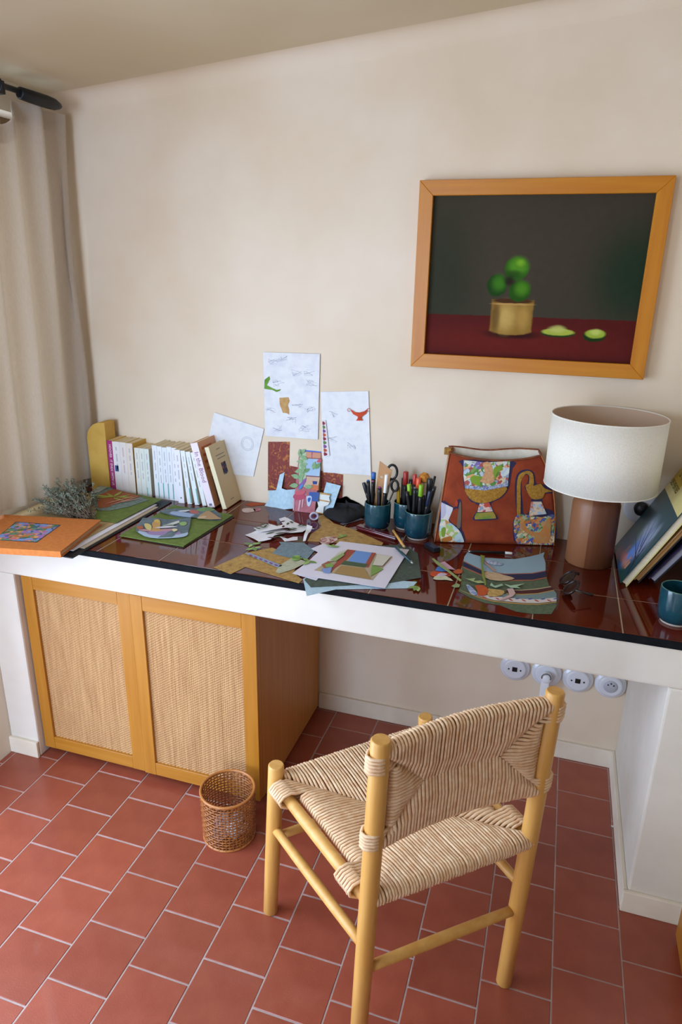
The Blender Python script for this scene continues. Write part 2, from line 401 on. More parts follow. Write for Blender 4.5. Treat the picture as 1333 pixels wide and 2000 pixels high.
# seat
sA, sB, sC, sD = [LEG(f_, o_, ZS) for f_, o_ in ((FL, OFL), (FR, OFR), (BR, OBR), (BL, OBL))]
SW, SD = .44, .40
def seatP(u, v, s, h):
    a, b_ = u/SW, v/SD
    m0 = .02+.96*a; p = (sA.lerp(sB, a)).lerp(sD.lerp(sC, a), b_)
    sag = -.012*math.sin(math.pi*min(1, max(0, a)))*math.sin(math.pi*min(1, max(0, b_)))
    return p+Vector((0, 0, h+sag))
weave('woven_seat', seatP, SW, SD, 56, 48, .0038, .017, .016, .082, .022)
bA, bB, bC, bD = LEG(BL, OBL, .578), LEG(BR, OBR, .578), LEG(BR, OBR, .792), LEG(BL, OBL, .792)
BW, BH = .39, .214
nrm = (bB-bA).cross(bD-bA).normalized()
def backP(u, v, s, h):
    a, b_ = u/BW, v/BH
    p = bA.lerp(bB, a).lerp(bD.lerp(bC, a), b_)
    bow = -.022*math.sin(math.pi*min(1, max(0, a)))
    return p-nrm*(h+bow*-1)
if nrm.dot(Vector((1, -1, 0))) < 0: nrm = -nrm
weave('woven_back', backP, BW, BH, 50, 28, .0037, .015, .012, .036)

# ------------------------------------------------------------ waste basket
rat = mat('rattan', '#8a4f26', .4, '#a9672f', 60, bmp=.2, coat=.2)
bk = thing('waste_basket', 'small round open-weave rattan waste basket on the floor tiles', 'basket', (-.534, -.70, 0))
bx, by, rb, rt, bh = -.534, -.70, .0755, .0795, .165
rad = lambda z: rb+(rt-rb)*z/bh
wv = B(); NS = 46
for k in range(17):
    z = .006+k*(bh-.012)/16
    wv.tube([(bx+(rad(z)+.0018*(1 if (i+k) % 2 else -1))*math.cos(2*math.pi*i/NS), by+(rad(z)+.0018*(1 if (i+k) % 2 else -1))*math.sin(2*math.pi*i/NS), z) for i in range(NS+1)], .0024, 5, False)
o = wv.build('weave_ring', rat, bk); o['kind'] = 'stuff'
st = B()
for i in range(NS):
    a = 2*math.pi*i/NS
    st.tube([(bx+rad(z)*math.cos(a), by+rad(z)*math.sin(a), z) for z in (0.002, bh*.5, bh)], .0017, 5, False)
o = st.build('stake', rat, bk); o['kind'] = 'stuff'
rim = mat('rattan_rim', '#b5733a', .35, coat=.2)
for z, rr_ in ((bh, rt), (.004, rb)): B().tube([(bx+rr_*math.cos(2*math.pi*i/48), by+rr_*math.sin(2*math.pi*i/48), z) for i in range(49)], .0042, 8, False).build('rim', rim, bk)
B().lathe([(0.0005, .004), (rb, .004)], (bx, by, 0), 32).build('base', rat, bk)
wht = mat('white_paper', '#efeef0', .8)
for k, (dx, dy, dz, s, c) in enumerate(((.022, -.012, .034, .027, '#e6e6ee'), (-.028, .008, .03, .025, '#cfc6d6'), (-.012, -.04, .028, .022, '#b9a8b8'), (.008, .042, .026, .020, '#d9d2da'), (.048, .022, .018, .014, '#efeff4'))):
    bm = bmesh.new(); bmesh.ops.create_icosphere(bm, subdivisions=3, radius=s); rk = random.Random(k)
    ph = [rk.uniform(0, 6) for _ in range(6)]
    for v in bm.verts:
        f = 1+.25*math.sin(9*v.co.x/s*.6+ph[0])*math.sin(7*v.co.y/s*.6+ph[1])+.2*math.sin(11*v.co.z/s*.5+ph[2])
        v.co = Vector((v.co.x*f, v.co.y*f, v.co.z*.6*f))+Vector((bx+dx, by+dy, dz))
    me = bpy.data.meshes.new('crumpled_paper'); bm.to_mesh(me); bm.free()
    tag(link('crumpled_paper', me, mat('crumple%d' % k, c, .85)), ['bluish white crumpled paper on the right in the basket', 'pale mauve crumpled paper on the left in the basket', 'dusky mauve crumpled paper at the front of the basket', 'greyish crumpled paper at the back of the basket', 'smallest bright crumpled paper at the basket rim'][k], 'paper', 'paper scraps in the waste basket')

# ------------------------------------------------------------ curtain and rod
lin_m = mat('linen', '#e6dcd0', .9, '#ddd2c5', 260, (1, 1, .3), bmp=.25, bscale=700, spec=.15)
nl = lin_m.node_tree; bs_ = nl.nodes['Principled BSDF']; tr_ = nl.nodes.new('ShaderNodeBsdfTranslucent'); mx_ = nl.nodes.new('ShaderNodeMixShader')
tr_.inputs[0].default_value = lin('#d8cab8'); mx_.inputs[0].default_value = .45
nl.links.new(bs_.outputs[0], mx_.inputs[1]); nl.links.new(tr_.outputs[0], mx_.inputs[2]); nl.links.new(mx_.outputs[0], nl.nodes['Material Output'].inputs[0])
cu = thing('linen_curtain', 'beige linen curtain hanging in soft folds beside the left wall', 'curtain', (-1.36, -.3, .83))
ny, nz = 150, 26; vs = []
def curt(y, t):  # t 0 bottom .. 1 top
    s = -y; g = .35+.65*(1-t)
    f = .020*math.sin(2*math.pi*(s-.05)/.118+.5+.25*t)+.004*math.sin(2*math.pi*s/.059+1.2+t)
    x = -1.374+f*(.55+.25*t)+.004*math.sin(s*23+t*4)-.026*(1-t)-.008*max(0, 1-s/.14)
    top = 2.082 if s < .26 else (2.082-.075*math.sin(min(1, (s-.26)/.07)*math.pi/2) if s < .33 else 2.007+.05*min(1, (s-.33)/.05))
    z = .862+(top-.862)*t
    yy = y+.012*math.sin(t*7)*(1 if s < .08 else 0)
    return (x, yy, z)
for k in range(nz+1):
    for i in range(ny+1): vs.append(curt(-.042-.60*i/ny, k/nz))
fs = [(k*(ny+1)+i, k*(ny+1)+i+1, (k+1)*(ny+1)+i+1, (k+1)*(ny+1)+i) for k in range(nz) for i in range(ny)]
n0 = len(vs); vs += [(x-.003, y, z) for x, y, z in vs]; fs += [tuple(n0+j for j in reversed(q)) for q in fs]
B().add(vs, fs, True).build('drape', lin_m, cu)
hb = B()
for i in range(ny+1): pass
hb.add([(p[0]+.0015, p[1], p[2]) for p in [curt(-.042-.60*i/ny, t) for t in (.955, 1) for i in range(ny+1)]], [(i, i+1, ny+1+i+1, ny+1+i) for i in range(ny)], True)
hb.build('header_band', lin_m, cu)
blk = mat('black_iron', '#15181c', .45, metal=.3)
rod = thing('curtain_rod', 'black iron curtain rod with thick bullet-shaped end under the ceiling', 'curtain rod', (-1.335, -.4, 2.09))
B().tube([(-1.335, y, 2.098) for y in (-.64, -.55, -.4, -.27)], .008, 12).build('pole', blk, rod)
B().tube([(-1.335, y, 2.094) for y in (-.285, -.28, -.22, -.17, -.135, -.112, -.10)], [.012, .017, .0185, .0185, .0165, .010, .003], 18).build('finial', blk, rod)
for y in (-.36, -.63): B().box((XL, y-.012, 2.075), (-1.327, y+.012, 2.11)).build('bracket', blk, rod, bevel=.003)
B().tube([(-1.335+.02*math.cos(a), -.375, 2.094+.02*math.sin(a)) for a in [2*math.pi*i/24 for i in range(25)]], .004, 8, False).build('ring', blk, rod)

# ------------------------------------------------------------ framed picture
pt = thing('framed_picture', 'framed still-life picture of limes in a bowl hung on the back wall', 'picture', (.15, -.015, 1.35))
X0, X1, Z0p, Z1p = -.187, .492, 1.343, 1.872; fw = .041
frm = wood('frame_oak', '#b86d08', '#c68018', .4, 'x'); frm_v = wood('frame_oak_upright', '#b86d08', '#c68018', .4, 'z')
def member(pts, m):
    a = [(x, -.034, z) for x, z in pts]; b_ = [(x, -.002, z) for x, z in pts]
    B().add(a+b_, [(0, 1, 2, 3), (7, 6, 5, 4), (0, 4, 5, 1), (1, 5, 6, 2), (2, 6, 7, 3), (3, 7, 4, 0)]).build('frame_member', m, pt, bevel=.0012, seg=1)
member([(X0, Z0p), (X1, Z0p), (X1-fw, Z0p+fw), (X0+fw, Z0p+fw)], frm); member([(X0, Z1p), (X0+fw, Z1p-fw), (X1-fw, Z1p-fw), (X1, Z1p)], frm)
member([(X0, Z0p), (X0+fw, Z0p+fw), (X0+fw, Z1p-fw), (X0, Z1p)], frm_v); member([(X1, Z0p), (X1, Z1p), (X1-fw, Z1p-fw), (X1-fw, Z0p+fw)], frm_v)
G1, G2, G3 = '#2c5a14', '#4f8a1c', '#8fbf2e'
art = painted('still_life', '#40392d', [
    ('e', .02, 1.70, .30, .16, .9, '#4a4033', .5), ('e', .43, 1.62, .10, .12, .8, '#12301c', .8), ('e', -.10, 1.60, .08, .2, .9, '#22301f', .6),
    ('b', .15, 1.41, .8, .093, .015, '#551713'), ('e', .10, 1.43, .28, .04, .8, '#6b1f18', .7), ('b', .15, 1.36, .8, .03, .5, '#431411', .6),
    ('e', .11, 1.452, .075, .012, .5, '#2a0d0a', .9),
    ('b', .106, 1.505, .060, .045, .06, '#94702f'), ('e', .106, 1.462, .058, .012, .15, '#94702f'), ('e', .09, 1.50, .025, .035, .8, '#d2ae62', .8), ('e', .14, 1.50, .016, .03, .7, '#c49b50', .6),
    ('e', .06, 1.50, .012, .04, .6, '#5a3a1a', .7), ('e', .106, 1.547, .058, .007, .2, '#4a2c16'), ('e', .106, 1.538, .059, .003, .3, '#c49a58', .7),
    ('e', .056, 1.589, .029, .031, .1, '#1d4212'), ('e', .062, 1.596, .018, .02, .7, '#3f7a1c', .9),
    ('e', .108, 1.636, .034, .032, .08, G1), ('e', .112, 1.643, .026, .023, .5, '#548f20', .95), ('e', .102, 1.622, .022, .010, .6, '#1c3d0c', .7), ('e', .118, 1.652, .010, .008, .8, G3, .6),
    ('e', .122, 1.575, .031, .03, .08, '#24500f'), ('e', .128, 1.582, .018, .018, .7, G2, .9), ('e', .09, 1.603, .014, .012, .6, '#20150e', .8),
    ('e', .243, 1.460, .048, .011, .12, '#1d3a10'), ('e', .243, 1.464, .045, .010, .15, '#a9b545'), ('e', .240, 1.472, .022, .010, .5, '#c3c66a', .8),
    ('e', .344, 1.456, .031, .015, .12, '#17330e'), ('e', .346, 1.463, .027, .012, .2, '#9cb23c'), ('e', .346, 1.468, .014, .008, .5, '#c9d36d', .7)], rough=.75, nscale=45, namt=.22)
art.node_tree.nodes['Principled BSDF'].inputs['Specular IOR Level'].default_value = .15
B().box((X0+fw-.004, -.020, Z0p+fw-.004), (X1-fw+.004, -.016, Z1p-fw+.004)).build('picture_print', art, pt)
B().box((X0+.006, -.012, Z0p+.006), (X1-.006, -.001, Z1p-.006)).build('backing', mat('backing', '#3a2a1a', .8), pt)

# ------------------------------------------------------------ wall sockets
por = mat('porcelain', '#dfe2ea', .2, coat=.3); blkp = mat('black_plastic', '#131316', .4)
def disc(cx, cz, prof, n=36):  # prof (r, depth from wall)
    return B().add([(cx+r*math.cos(2*math.pi*k/n), -d, cz+r*math.sin(2*math.pi*k/n)) for r, d in prof for k in range(n)],
        [(i*n+(k+1) % n, i*n+k, (i+1)*n+k, (i+1)*n+(k+1) % n) for i in range(len(prof)-1) for k in range(n)], True)
for k, (x, z) in enumerate(((.232, .327), (.338, .327), (.441, .325), (.546, .326))):
    s_ = thing('wall_socket', ['round white porcelain data socket farthest left under the desk', 'round white porcelain socket holding a white plug under the desk', 'round white porcelain data socket right of the plugged-in one', 'round white porcelain power socket nearest the right desk pier'][k], 'socket', (x, 0, z), 'porcelain wall sockets under the desk')
    disc(x, z, [(.0505, .0), (.0505, .006), (.048, .009), (.040, .0105), (.039, .012), (.0385, .016), (.036, .019), (.030, .0195), (.0005, .0195)]).build('plate', por, s_)
    if k in (0, 2):
        B().box((x-.0085, -.0215, z-.0075), (x+.0085, -.0185, z+.0095)).build('jack', blkp, s_, bevel=.001)
        for d in (-.020, .020): disc(x+d, z, [(.0028, .0185), (.0028, .0212), (.0003, .0215)], 12).build('screw', blkp, s_)
    if k == 3:
        disc(x, z, [(.023, .0195), (.0225, .0203), (.0005, .0203)]).build('insert', mat('insert_grey', '#b9bcc6', .3), s_)
        for dx_, dz_ in ((-.009, .006), (.009, .006), (0, .012)): disc(x+dx_, z+dz_, [(.0028, .02), (.0028, .0208), (.0002, .021)], 12).build('hole', blkp, s_)
pl = thing('power_plug', 'white plug with ring pull and cable in the porcelain socket behind the chair', 'plug', (.338, -.03, .30))
wp = mat('white_plastic', '#e9eaee', .35)
B().lathe([(.0005, 0), (.017, 0), (.018, .004), (.018, .024), (.014, .03), (.0005, .03)], (0, 0, 0), 24).build('plug_body', wp, pl)
pb = [c for c in pl.children][0]
for v in pb.data.vertices: v.co = Vector((.338+v.co.x, -.0205-v.co.z, .327+v.co.y))
B().tube([(.338+.015*math.cos(a), -.052, .336+.015*math.sin(a)) for a in [R(-20+220*i/16) for i in range(17)]], .0016, 8).build('ring_pull', mat('grey_wire', '#5a5c62', .35, metal=.6), pl)
B().box((.323, -.05, .252), (.350, -.03, .322)).build('strain_relief', wp, pl, bevel=.005)
B().tube([(.336, -.04, .255), (.333, -.05, .18), (.325, -.06, .08), (.31, -.07, .008), (.25, -.05, .006), (.10, -.03, .006)], .0035, 8).build('cable', wp, pl)

# ------------------------------------------------------------ table lamp
lx, ly = .4073, -.163
lp = thing('table_lamp', 'table lamp with white drum shade and round two-tone wooden base', 'lamp', (lx, ly, H))
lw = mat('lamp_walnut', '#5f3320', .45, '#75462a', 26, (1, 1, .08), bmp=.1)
ntl, bsl = lw.node_tree, lw.node_tree.nodes['Principled BSDF']   # glued blocks: a paler wedge of timber on the left
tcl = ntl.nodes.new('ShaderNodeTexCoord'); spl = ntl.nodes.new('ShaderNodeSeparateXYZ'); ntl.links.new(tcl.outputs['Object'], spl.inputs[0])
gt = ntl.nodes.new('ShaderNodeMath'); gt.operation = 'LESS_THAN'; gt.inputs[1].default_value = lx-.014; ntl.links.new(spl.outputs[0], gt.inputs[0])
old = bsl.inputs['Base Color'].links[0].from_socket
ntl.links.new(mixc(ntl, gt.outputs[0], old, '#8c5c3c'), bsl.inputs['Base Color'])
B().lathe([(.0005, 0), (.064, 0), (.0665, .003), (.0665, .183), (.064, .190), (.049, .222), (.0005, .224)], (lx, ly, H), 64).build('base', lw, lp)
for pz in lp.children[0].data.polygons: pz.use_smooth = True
brs = mat('brass', '#9a7a3c', .3, metal=1)
B().lathe([(.0005, .222), (.010, .222), (.010, .275), (.016, .277), (.016, .315), (.0005, .317)], (lx, ly, H), 20).build('socket_stem', brs, lp)
shd = mat('shade_linen', '#efe9dd', .85, '#e6dfd0', 300, bmp=.2, bscale=900, spec=.15)
S0, S1, SR = 1.0560, 1.2567, .1540
shade_o = B().lathe([(SR, S0), (SR, S1), (SR-.0018, S1), (SR-.0018, S0)], (lx, ly, 0), 72, closed=True).build('shade', shd, lp)
B().lathe([(SR-.0024, S0+.001), (SR-.0024, S1-.001)], (lx, ly, 0), 72).build('inner_shadow_skin', mat('inner_shadow_skin', '#cdb096', .9), shade_o)  # added inner skin; its tan colour stands in for shadow inside the drum
for z in (S0, S1):
    B().tube([(lx+(SR-.001)*math.cos(2*math.pi*i/72), ly+(SR-.001)*math.sin(2*math.pi*i/72), z) for i in range(73)], .0018, 6, False).build('shade_rim', shd, shade_o)
for k in range(3):
    a = R(40+120*k); B().tube([(lx+.014*math.cos(a), ly+.014*math.sin(a), 1.115), (lx+.15*math.cos(a), ly+.15*math.sin(a), 1.10), (lx+(SR-.003)*math.cos(a), ly+(SR-.003)*math.sin(a), S0+.004)], .0015, 6).build('spider_arm', brs, lp)
bulb = B().lathe([(.012, .315), (.014, .322), (.024, .335), (.026, .345), (.021, .356), (.009, .362), (.0005, .363)], (lx, ly, H), 24).build('bulb', mat('bulb_glass', '#e8e6df', .25), lp)
# round porcelain switch on the wall behind the lamp
sw = thing('wall_switch', 'round white porcelain wall switch with black knob behind the lamp', 'switch', (.546, 0, .955))
disc(.546, .955, [(.05, .0), (.05, .006), (.047, .01), (.036, .012), (.0005, .012)]).build('plate', por, sw)
disc(.546, .955, [(.021, .012), (.021, .026), (.018, .03), (.0005, .031)]).build('knob', blkp, sw)

# ------------------------------------------------------------ cups
teal = mat('teal_glaze', '#0b2f40', .16, '#164c56', 22, coat=.5, lo=.3, hi=.75, detail=4)
rimt = mat('teal_glaze_rim', '#5d8276', .2, '#3f6d68', 30)
raw = mat('raw_clay', '#d5c9bd', .8)
def cup(cx, cy, label, r=.0435, h=.09):
    c = thing('ceramic_cup', label, 'cup', (cx, cy, H), 'teal glazed ceramic cups')
    wl_ = B().lathe([(r*.80, .006), (r*.90, .010), (r*.98, .024), (r, .045), (r, h-.004), (r*.985, h-.001)], (cx, cy, H), 40).build('wall', teal, c)
    B().lathe([(r*.985, h-.001), (r*.955, h+.0005), (r*.925, h-.001)], (cx, cy, H), 40).build('rim', rimt, wl_)
    B().lathe([(r*.925, h-.001), (r*.91, h-.01), (r*.90, .03), (r*.8, .012), (.0005, .010)], (cx, cy, H), 40).build('interior', teal, c)
    B().lathe([(.0005, 0), (r*.74, 0), (r*.77, .003), (r*.80, .006)], (cx, cy, H), 40).build('foot', raw, c)
    return (cx, cy, r, h)
cA = cup(-.2568, -.108, 'teal ceramic cup of pens nearest the papers, with the wooden triangle')
cB = cup(-.168, -.070, 'teal ceramic cup standing behind between the other two pen cups')
cC = cup(-.113, -.146, 'teal ceramic cup of markers nearest the terracotta bag')
cup(.602, -.488, 'empty teal ceramic cup at the right front of the desk', .0435, .092)
pen_b = mat('marker_black', '#141417', .35)
def place(c, tx, ty, tz):
    cx, cy, r, h = c; t = Vector((tx-cx, ty-cy)); hz = tz-H
    rim_ = t.copy(); L = r*.66
    if rim_.length > L: rim_ = rim_.normalized()*L
    k = (h-.014)/(hz-h); b0 = rim_+(rim_-t)*k
    if b0.length > r*.58: b0 = b0.normalized()*r*.58
    return Vector((cx+b0.x, cy+b0.y, H+.0145)), Vector((tx, ty, tz))
def marker(c, tx, ty, tz, r, label, cap=None, capl=.03, body=None, group='pens and markers in the teal cups', tip=None, name='marker'):
    b0, t = place(c, tx, ty, tz); d = (t-b0).normalized(); L = (t-b0).length
    m = thing(name, label, 'pen', b0, group)
    e = L-capl if cap else L
    B().tube([b0, b0+d*(e*.05), b0+d*e*.9, b0+d*e], [r*.7, r, r, r*.97], 12).build('barrel', body or pen_b, m)
    if cap: B().tube([b0+d*e, b0+d*(e+.001), b0+d*(L-.002), b0+d*L], [r*.97, r*1.06, r*1.02, r*.8], 12).build('cap', mat('cap_'+cap.strip('#'), cap, .35), m)
    if tip: B().tube([b0+d*L, b0+d*(L+.004)], [r*.8, r*.75], 12).build('end_plug', mat('cap_'+tip.strip('#'), tip, .35), m)
    return m
g = 'black barrelled pens in the teal cups'
marker(cA, -.306, -.112, .972, .0062, 'black square-capped marker leaning furthest left in the pen cup', '#1d2226', .034)
marker(cA, -.289, -.118, .980, .0062, 'black marker with blue end leaning left in the pen cup', tip='#34558c')
marker(cA, -.277, -.098, 1.006, .0075, 'thick marker with blue cap at the back left of the pen cup', '#2f62a8', .022)
marker(cA, -.2755, -.112, .978, .005, 'thin pen with pink end beside the wooden triangle', tip='#b9668c')
marker(cA, -.247, -.130, .965, .0072, 'black marker with purple end in front of the wooden triangle', tip='#8a2b82')
marker(cA, -.226, -.128, 1.012, .0058, 'pen with white upper barrel leaning right in the pen cup', '#e9e7e4', .062)
marker(cA, -.232, -.110, .965, .0055, 'black marker with pink end behind the white pen', tip='#c47a8a')
marker(cB, -.176, -.072, 1.012, .0085, 'red-capped marker in the middle pen cup behind', '#a52a22', .044)
marker(cB, -.196, -.082, .96, .006, 'yellow pencil in the middle pen cup behind', None, body=mat('pencil_yellow', '#b98f1e', .5))
marker(cB, -.160, -.062, .985, .007, 'black marker at the right of the middle pen cup')
marker(cB, -.150, -.085, .975, .0065, 'black marker at the front right of the middle pen cup')
marker(cB, -.186, -.058, .985, .0065, 'black marker at the back left of the middle pen cup')
marker(cC, -.153, -.152, .970, .0058, 'black marker leaning furthest left in the right pen cup')
marker(cC, -.150, -.140, .992, .0068, 'lime-capped marker at the left of the right pen cup', '#86b626', .036)
marker(cC, -.108, -.158, 1.0, .0072, 'lime-capped marker standing at the front of the right pen cup', '#86b626', .038)
marker(cC, -.137, -.120, 1.021, .0062, 'red-capped marker leaning at the back of the right pen cup', '#b3302a', .034)
marker(cC, -.122, -.128, 1.012, .0085, 'orange-capped marker at the back of the right pen cup', '#d4552a', .034)
marker(cC, -.127, -.156, .985, .0062, 'black marker with grey end between the lime caps', tip='#6c6a72')
marker(cC, -.086, -.132, 1.016, .0085, 'thick black marker at the back right of the right pen cup', '#1b1b1e', .04)
marker(cC, -.078, -.165, .985, .0062, 'navy marker leaning forward right in the right pen cup', '#1d2740', .05)
marker(cC, -.072, -.125, 1.022, .004, 'slim black pen tallest at the right of the right pen cup')
marker(cC, -.068, -.145, .995, .0065, 'black marker leaning against the terracotta bag')
marker(cC, -.100, -.150, .965, .006, 'short black marker with silver end in the right pen cup', tip='#a8a5a0')
# small orange sponge flower between markers
o = B()
bm = bmesh.new(); bmesh.ops.create_icosphere(bm, subdivisions=3, radius=.017)
for v in bm.verts: v.co *= 1+.2*math.sin(260*v.co.x)*math.sin(220*v.co.y)*math.sin(240*v.co.z); v.co += Vector((-.108, -.108, 1.008))
me = bpy.data.meshes.new('sea_sponge'); bm.to_mesh(me); bm.free()
tag(link('sea_sponge', me, mat('sponge', '#c98a2e', .9, '#b06a22', 120)), 'yellow-orange natural sponge poking up behind the orange marker', 'sponge')
B().tube([(-.108, -.108, 1.0), (-.108, -.115, .9), (-.112, -.13, .84)], .002, 6).build('handle', ash_h, bpy.data.objects['sea_sponge'])
# wooden triangle
tri = thing('set_square', 'wooden set square with round hole standing in the left cup', 'set square', (-.262, -.10, H+.02))
f_ = Fr((-.2735, -.104, .8345), (1, .06, .0), (.055, .02, 1))
pts = [(-.004, 0), (.020, 0), (.0475, .183), (.004, .211)]
cxh, czh, rh = .0145, .158, .005
bmt = bmesh.new(); vv = [bmt.verts.new((a, b_, 0)) for a, b_ in pts]; hh = [bmt.verts.new((cxh+rh*math.cos(-2*math.pi*i/16), czh+rh*math.sin(-2*math.pi*i/16), 0)) for i in range(16)]
es = [bmt.edges.new((vv[i], vv[(i+1) % 4])) for i in range(4)]+[bmt.edges.new((hh[i], hh[(i+1) % 16])) for i in range(16)]
bmesh.ops.triangle_fill(bmt, use_beauty=True, edges=es)
gx = bmesh.ops.extrude_face_region(bmt, geom=bmt.faces[:])
for e in gx['geom']:
    if isinstance(e, bmesh.types.BMVert): e.co.z = -.004
for v in bmt.verts: v.co = f_.p(*v.co)
bmesh.ops.recalc_face_normals(bmt, faces=bmt.faces[:])
me = bpy.data.meshes.new('board'); bmt.to_mesh(me); bmt.free()
link('board', me, wood('triangle_wood', '#b5814f', '#c08f5e', .5, 'z'), tri)
# scissors
sc_ = thing('scissors', 'black-handled scissors standing in the pen cup behind the set square', 'scissors', (-.225, -.092, H+.03))
lp_ = [(-.218+.0155*math.cos(a), -.088+.004*math.cos(a), 1.010+.024*math.sin(a)) for a in [2*math.pi*i/28 for i in range(29)]]
B().tube(lp_, .0042, 10, False).build('handle', blkp, sc_)
lp2 = [(-.205+.011*math.cos(a), -.098, .968+.018*math.sin(a)) for a in [2*math.pi*i/28 for i in range(29)]]
B().tube(lp2, .004, 10, False).build('handle', blkp, sc_)
B().tube([(-.222, -.090, .985), (-.235, -.10, .90), (-.243, -.108, .836)], [.004, .003, .001], 8, flat=.4).build('blade', mat('steel', '#a9adb3', .25, metal=1), sc_)
B().tube([(-.208, -.098, .950), (-.225, -.104, .90), (-.238, -.112, .836)], [.004, .003, .001], 8, flat=.4).build('blade', MATS['steel'], sc_)

# ------------------------------------------------------------ terracotta pouch bag
e_ = Vector((.9637, .267, 0)); n_ = Vector((.267, -.9637, 0)); bo = Vector((-.036, -.166, H+.0016))
vv_ = (-n_*.03+Vector((0, 0, .28))).normalized()
bagf = Fr(bo, e_, vv_)
BWd, BHt = .356, .283
ul = lambda v: -.017+.030*max(0, v/BHt); ur = lambda v: BWd-.010*max(0, v/BHt)-.055*max(0, v/BHt)**3
def bulge(u, v):
    a = min(1, max(0, (u-ul(v))/(ur(v)-ul(v)))); t = min(1, max(0, v/BHt))
    return .013*math.sin(math.pi*a)**.7*math.sin(math.pi*min(1, t*.92+.04))-.003*math.sin(9*a+3*t)*math.sin(math.pi*t)
ftop = lambda a: BHt-.022*math.sin(math.pi*min(1, a*.95))**.8+.004*a
def front(a, t, off=0):
    v = ftop(a)*t; u = ul(v)+(ur(v)-ul(v))*a
    return bo+e_*u+vv_*v+n_*(bulge(u, v)+off)
def back(a, t, off=0):
    v = (BHt+.012-.012*math.sin(math.pi*a)**2*(.7+.3*math.sin(6*a)))*t; u = ul(v)+(ur(v)-ul(v))*a
    dp = .068-.018*t+.006*math.sin(math.pi*a)
    return bo+e_*u+Vector((0, 0, v))-n_*(dp*(1 if a < .8 else 1-.25*(a-.8)/.2)+off)
velvet = mat('terracotta_velvet', '#843620', .85, '#9a4426', 18, bmp=.2, bscale=500, spec=.2)
lining = mat('bag_lining', '#ded4c4', .85, '#d2c6b2', 40)
piping = mat('bag_piping', '#6d331b', .7, '#8a4b28', 60)
bag = thing('pouch_bag', 'terracotta velvet pouch bag with colourful embroidered vases, leaning by the wall', 'bag', (.13, -.08, H))
na, nt_ = 30, 18
def ring(t, off): return [front(i/na, t, -off) for i in range(na+1)]+[front(1, t, -off).lerp(back(1, t, -off), k/5) for k in range(1, 5)]+[back(1-i/na, t, -off) for i in range(na+1)]+[back(0, t, -off).lerp(front(0, t, -off), k/5)-e_*(-.012*math.sin(math.pi*k/5)*t) for k in range(1, 5)]
def shell(off):
    rs = [ring(k/nt_, off) for k in range(nt_+1)]; n = len(rs[0]); b = B()
    b.add([p for r in rs for p in r], [(k*n+i, k*n+(i+1) % n, (k+1)*n+(i+1) % n, (k+1)*n+i) for k in range(nt_) for i in range(n)], True)
    b.f.append(tuple(reversed(range(n)))); b.sm.append(False); return b, rs
sb, rs = shell(0); sb.build('body', velvet, bag)
lb, _ = shell(.0035)
lb.f = [tuple(reversed(q)) for q in lb.f]; lb.build('lining', lining, bag)
rr_ = rs[-1]; B().tube([Vector(p)+Vector((0, 0, .001)) for p in rr_]+[rr_[0]], .0034, 8, False).build('rim_piping', piping, bag)
for a in (0, 1): B().tube([front(a, k/14, .001) for k in range(15)], .0022, 6).build('seam_piping', mat('seam_tan', '#a5622f', .7), bag)
zp = [back(0, 1).lerp(front(0, 1), .25), back(0, 1).lerp(front(0, 1), .7)]
B().box((-.011, -.006, -.012), (.011, .006, .010)).build('zip_end', mat('zip_yellow', '#a87a22', .7, '#7a4f1a', 200), bag, bevel=.002)
zz = bag.children[-1]; zc = (zp[0]+zp[1])/2
for v in zz.data.vertices: v.co = v.co+zc+Vector((-.004, 0, -.004))
def applique(name, pts, m, off=.0012, parent=None, sm=True):
    P2 = [(a, max(b_, .0022)) for a, b_ in (blob(pts) if sm else pts)]
    bm = bmesh.new(); bm.faces.new([bm.verts.new((a, b_, 0)) for a, b_ in P2]); bmesh.ops.triangulate(bm, faces=bm.faces[:])
    for _ in range(3):
        bmesh.ops.subdivide_edges(bm, edges=[e for e in bm.edges if e.calc_length() > .016], cuts=1); bmesh.ops.triangulate(bm, faces=bm.faces[:])
    bm.normal_update()
    if sum(f.normal.z for f in bm.faces) < 0: bmesh.ops.reverse_faces(bm, faces=bm.faces[:])
    g_ = bmesh.ops.extrude_face_region(bm, geom=bm.faces[:])
    top = {e for e in g_['geom'] if isinstance(e, bmesh.types.BMVert)}
    for v in bm.verts:
        a, b_, c = v.co; v.co = bo+e_*a+vv_*b_+n_*(bulge(a, b_)+(off if v in top else off-.0016))
    bmesh.ops.recalc_face_normals(bm, faces=bm.faces[:])
    me = bpy.data.meshes.new(name); bm.to_mesh(me); bm.free(); return link(name, me, m, parent or bag)
navy = mat('embroidery_navy', '#2a2145', .8); gold = mat('embroidery_gold', '#b5852a', .8, '#8f6219', 160)
flor = printed('floral_embroidery', ['#c9d3cf', '#8d9db0', '#7ca050', '#d9c7a8', '#cfd8d2', '#a84f4a', '#5a8a3c', '#b9c6d6', '#7d6aa8', '#e0a070'], 90)
beast = printed('beast_embroidery', ['#5a7a3c', '#c98a4a', '#4a5aa0', '#b99460', '#8fb08a', '#c46a28', '#3d4f8a', '#d6c7a0'], 120)
pale = printed('pale_embroidery', ['#d9cdb8', '#b9ccd0', '#a8c070', '#e2d6c2', '#9ab8c4', '#c98a4a'], 70)
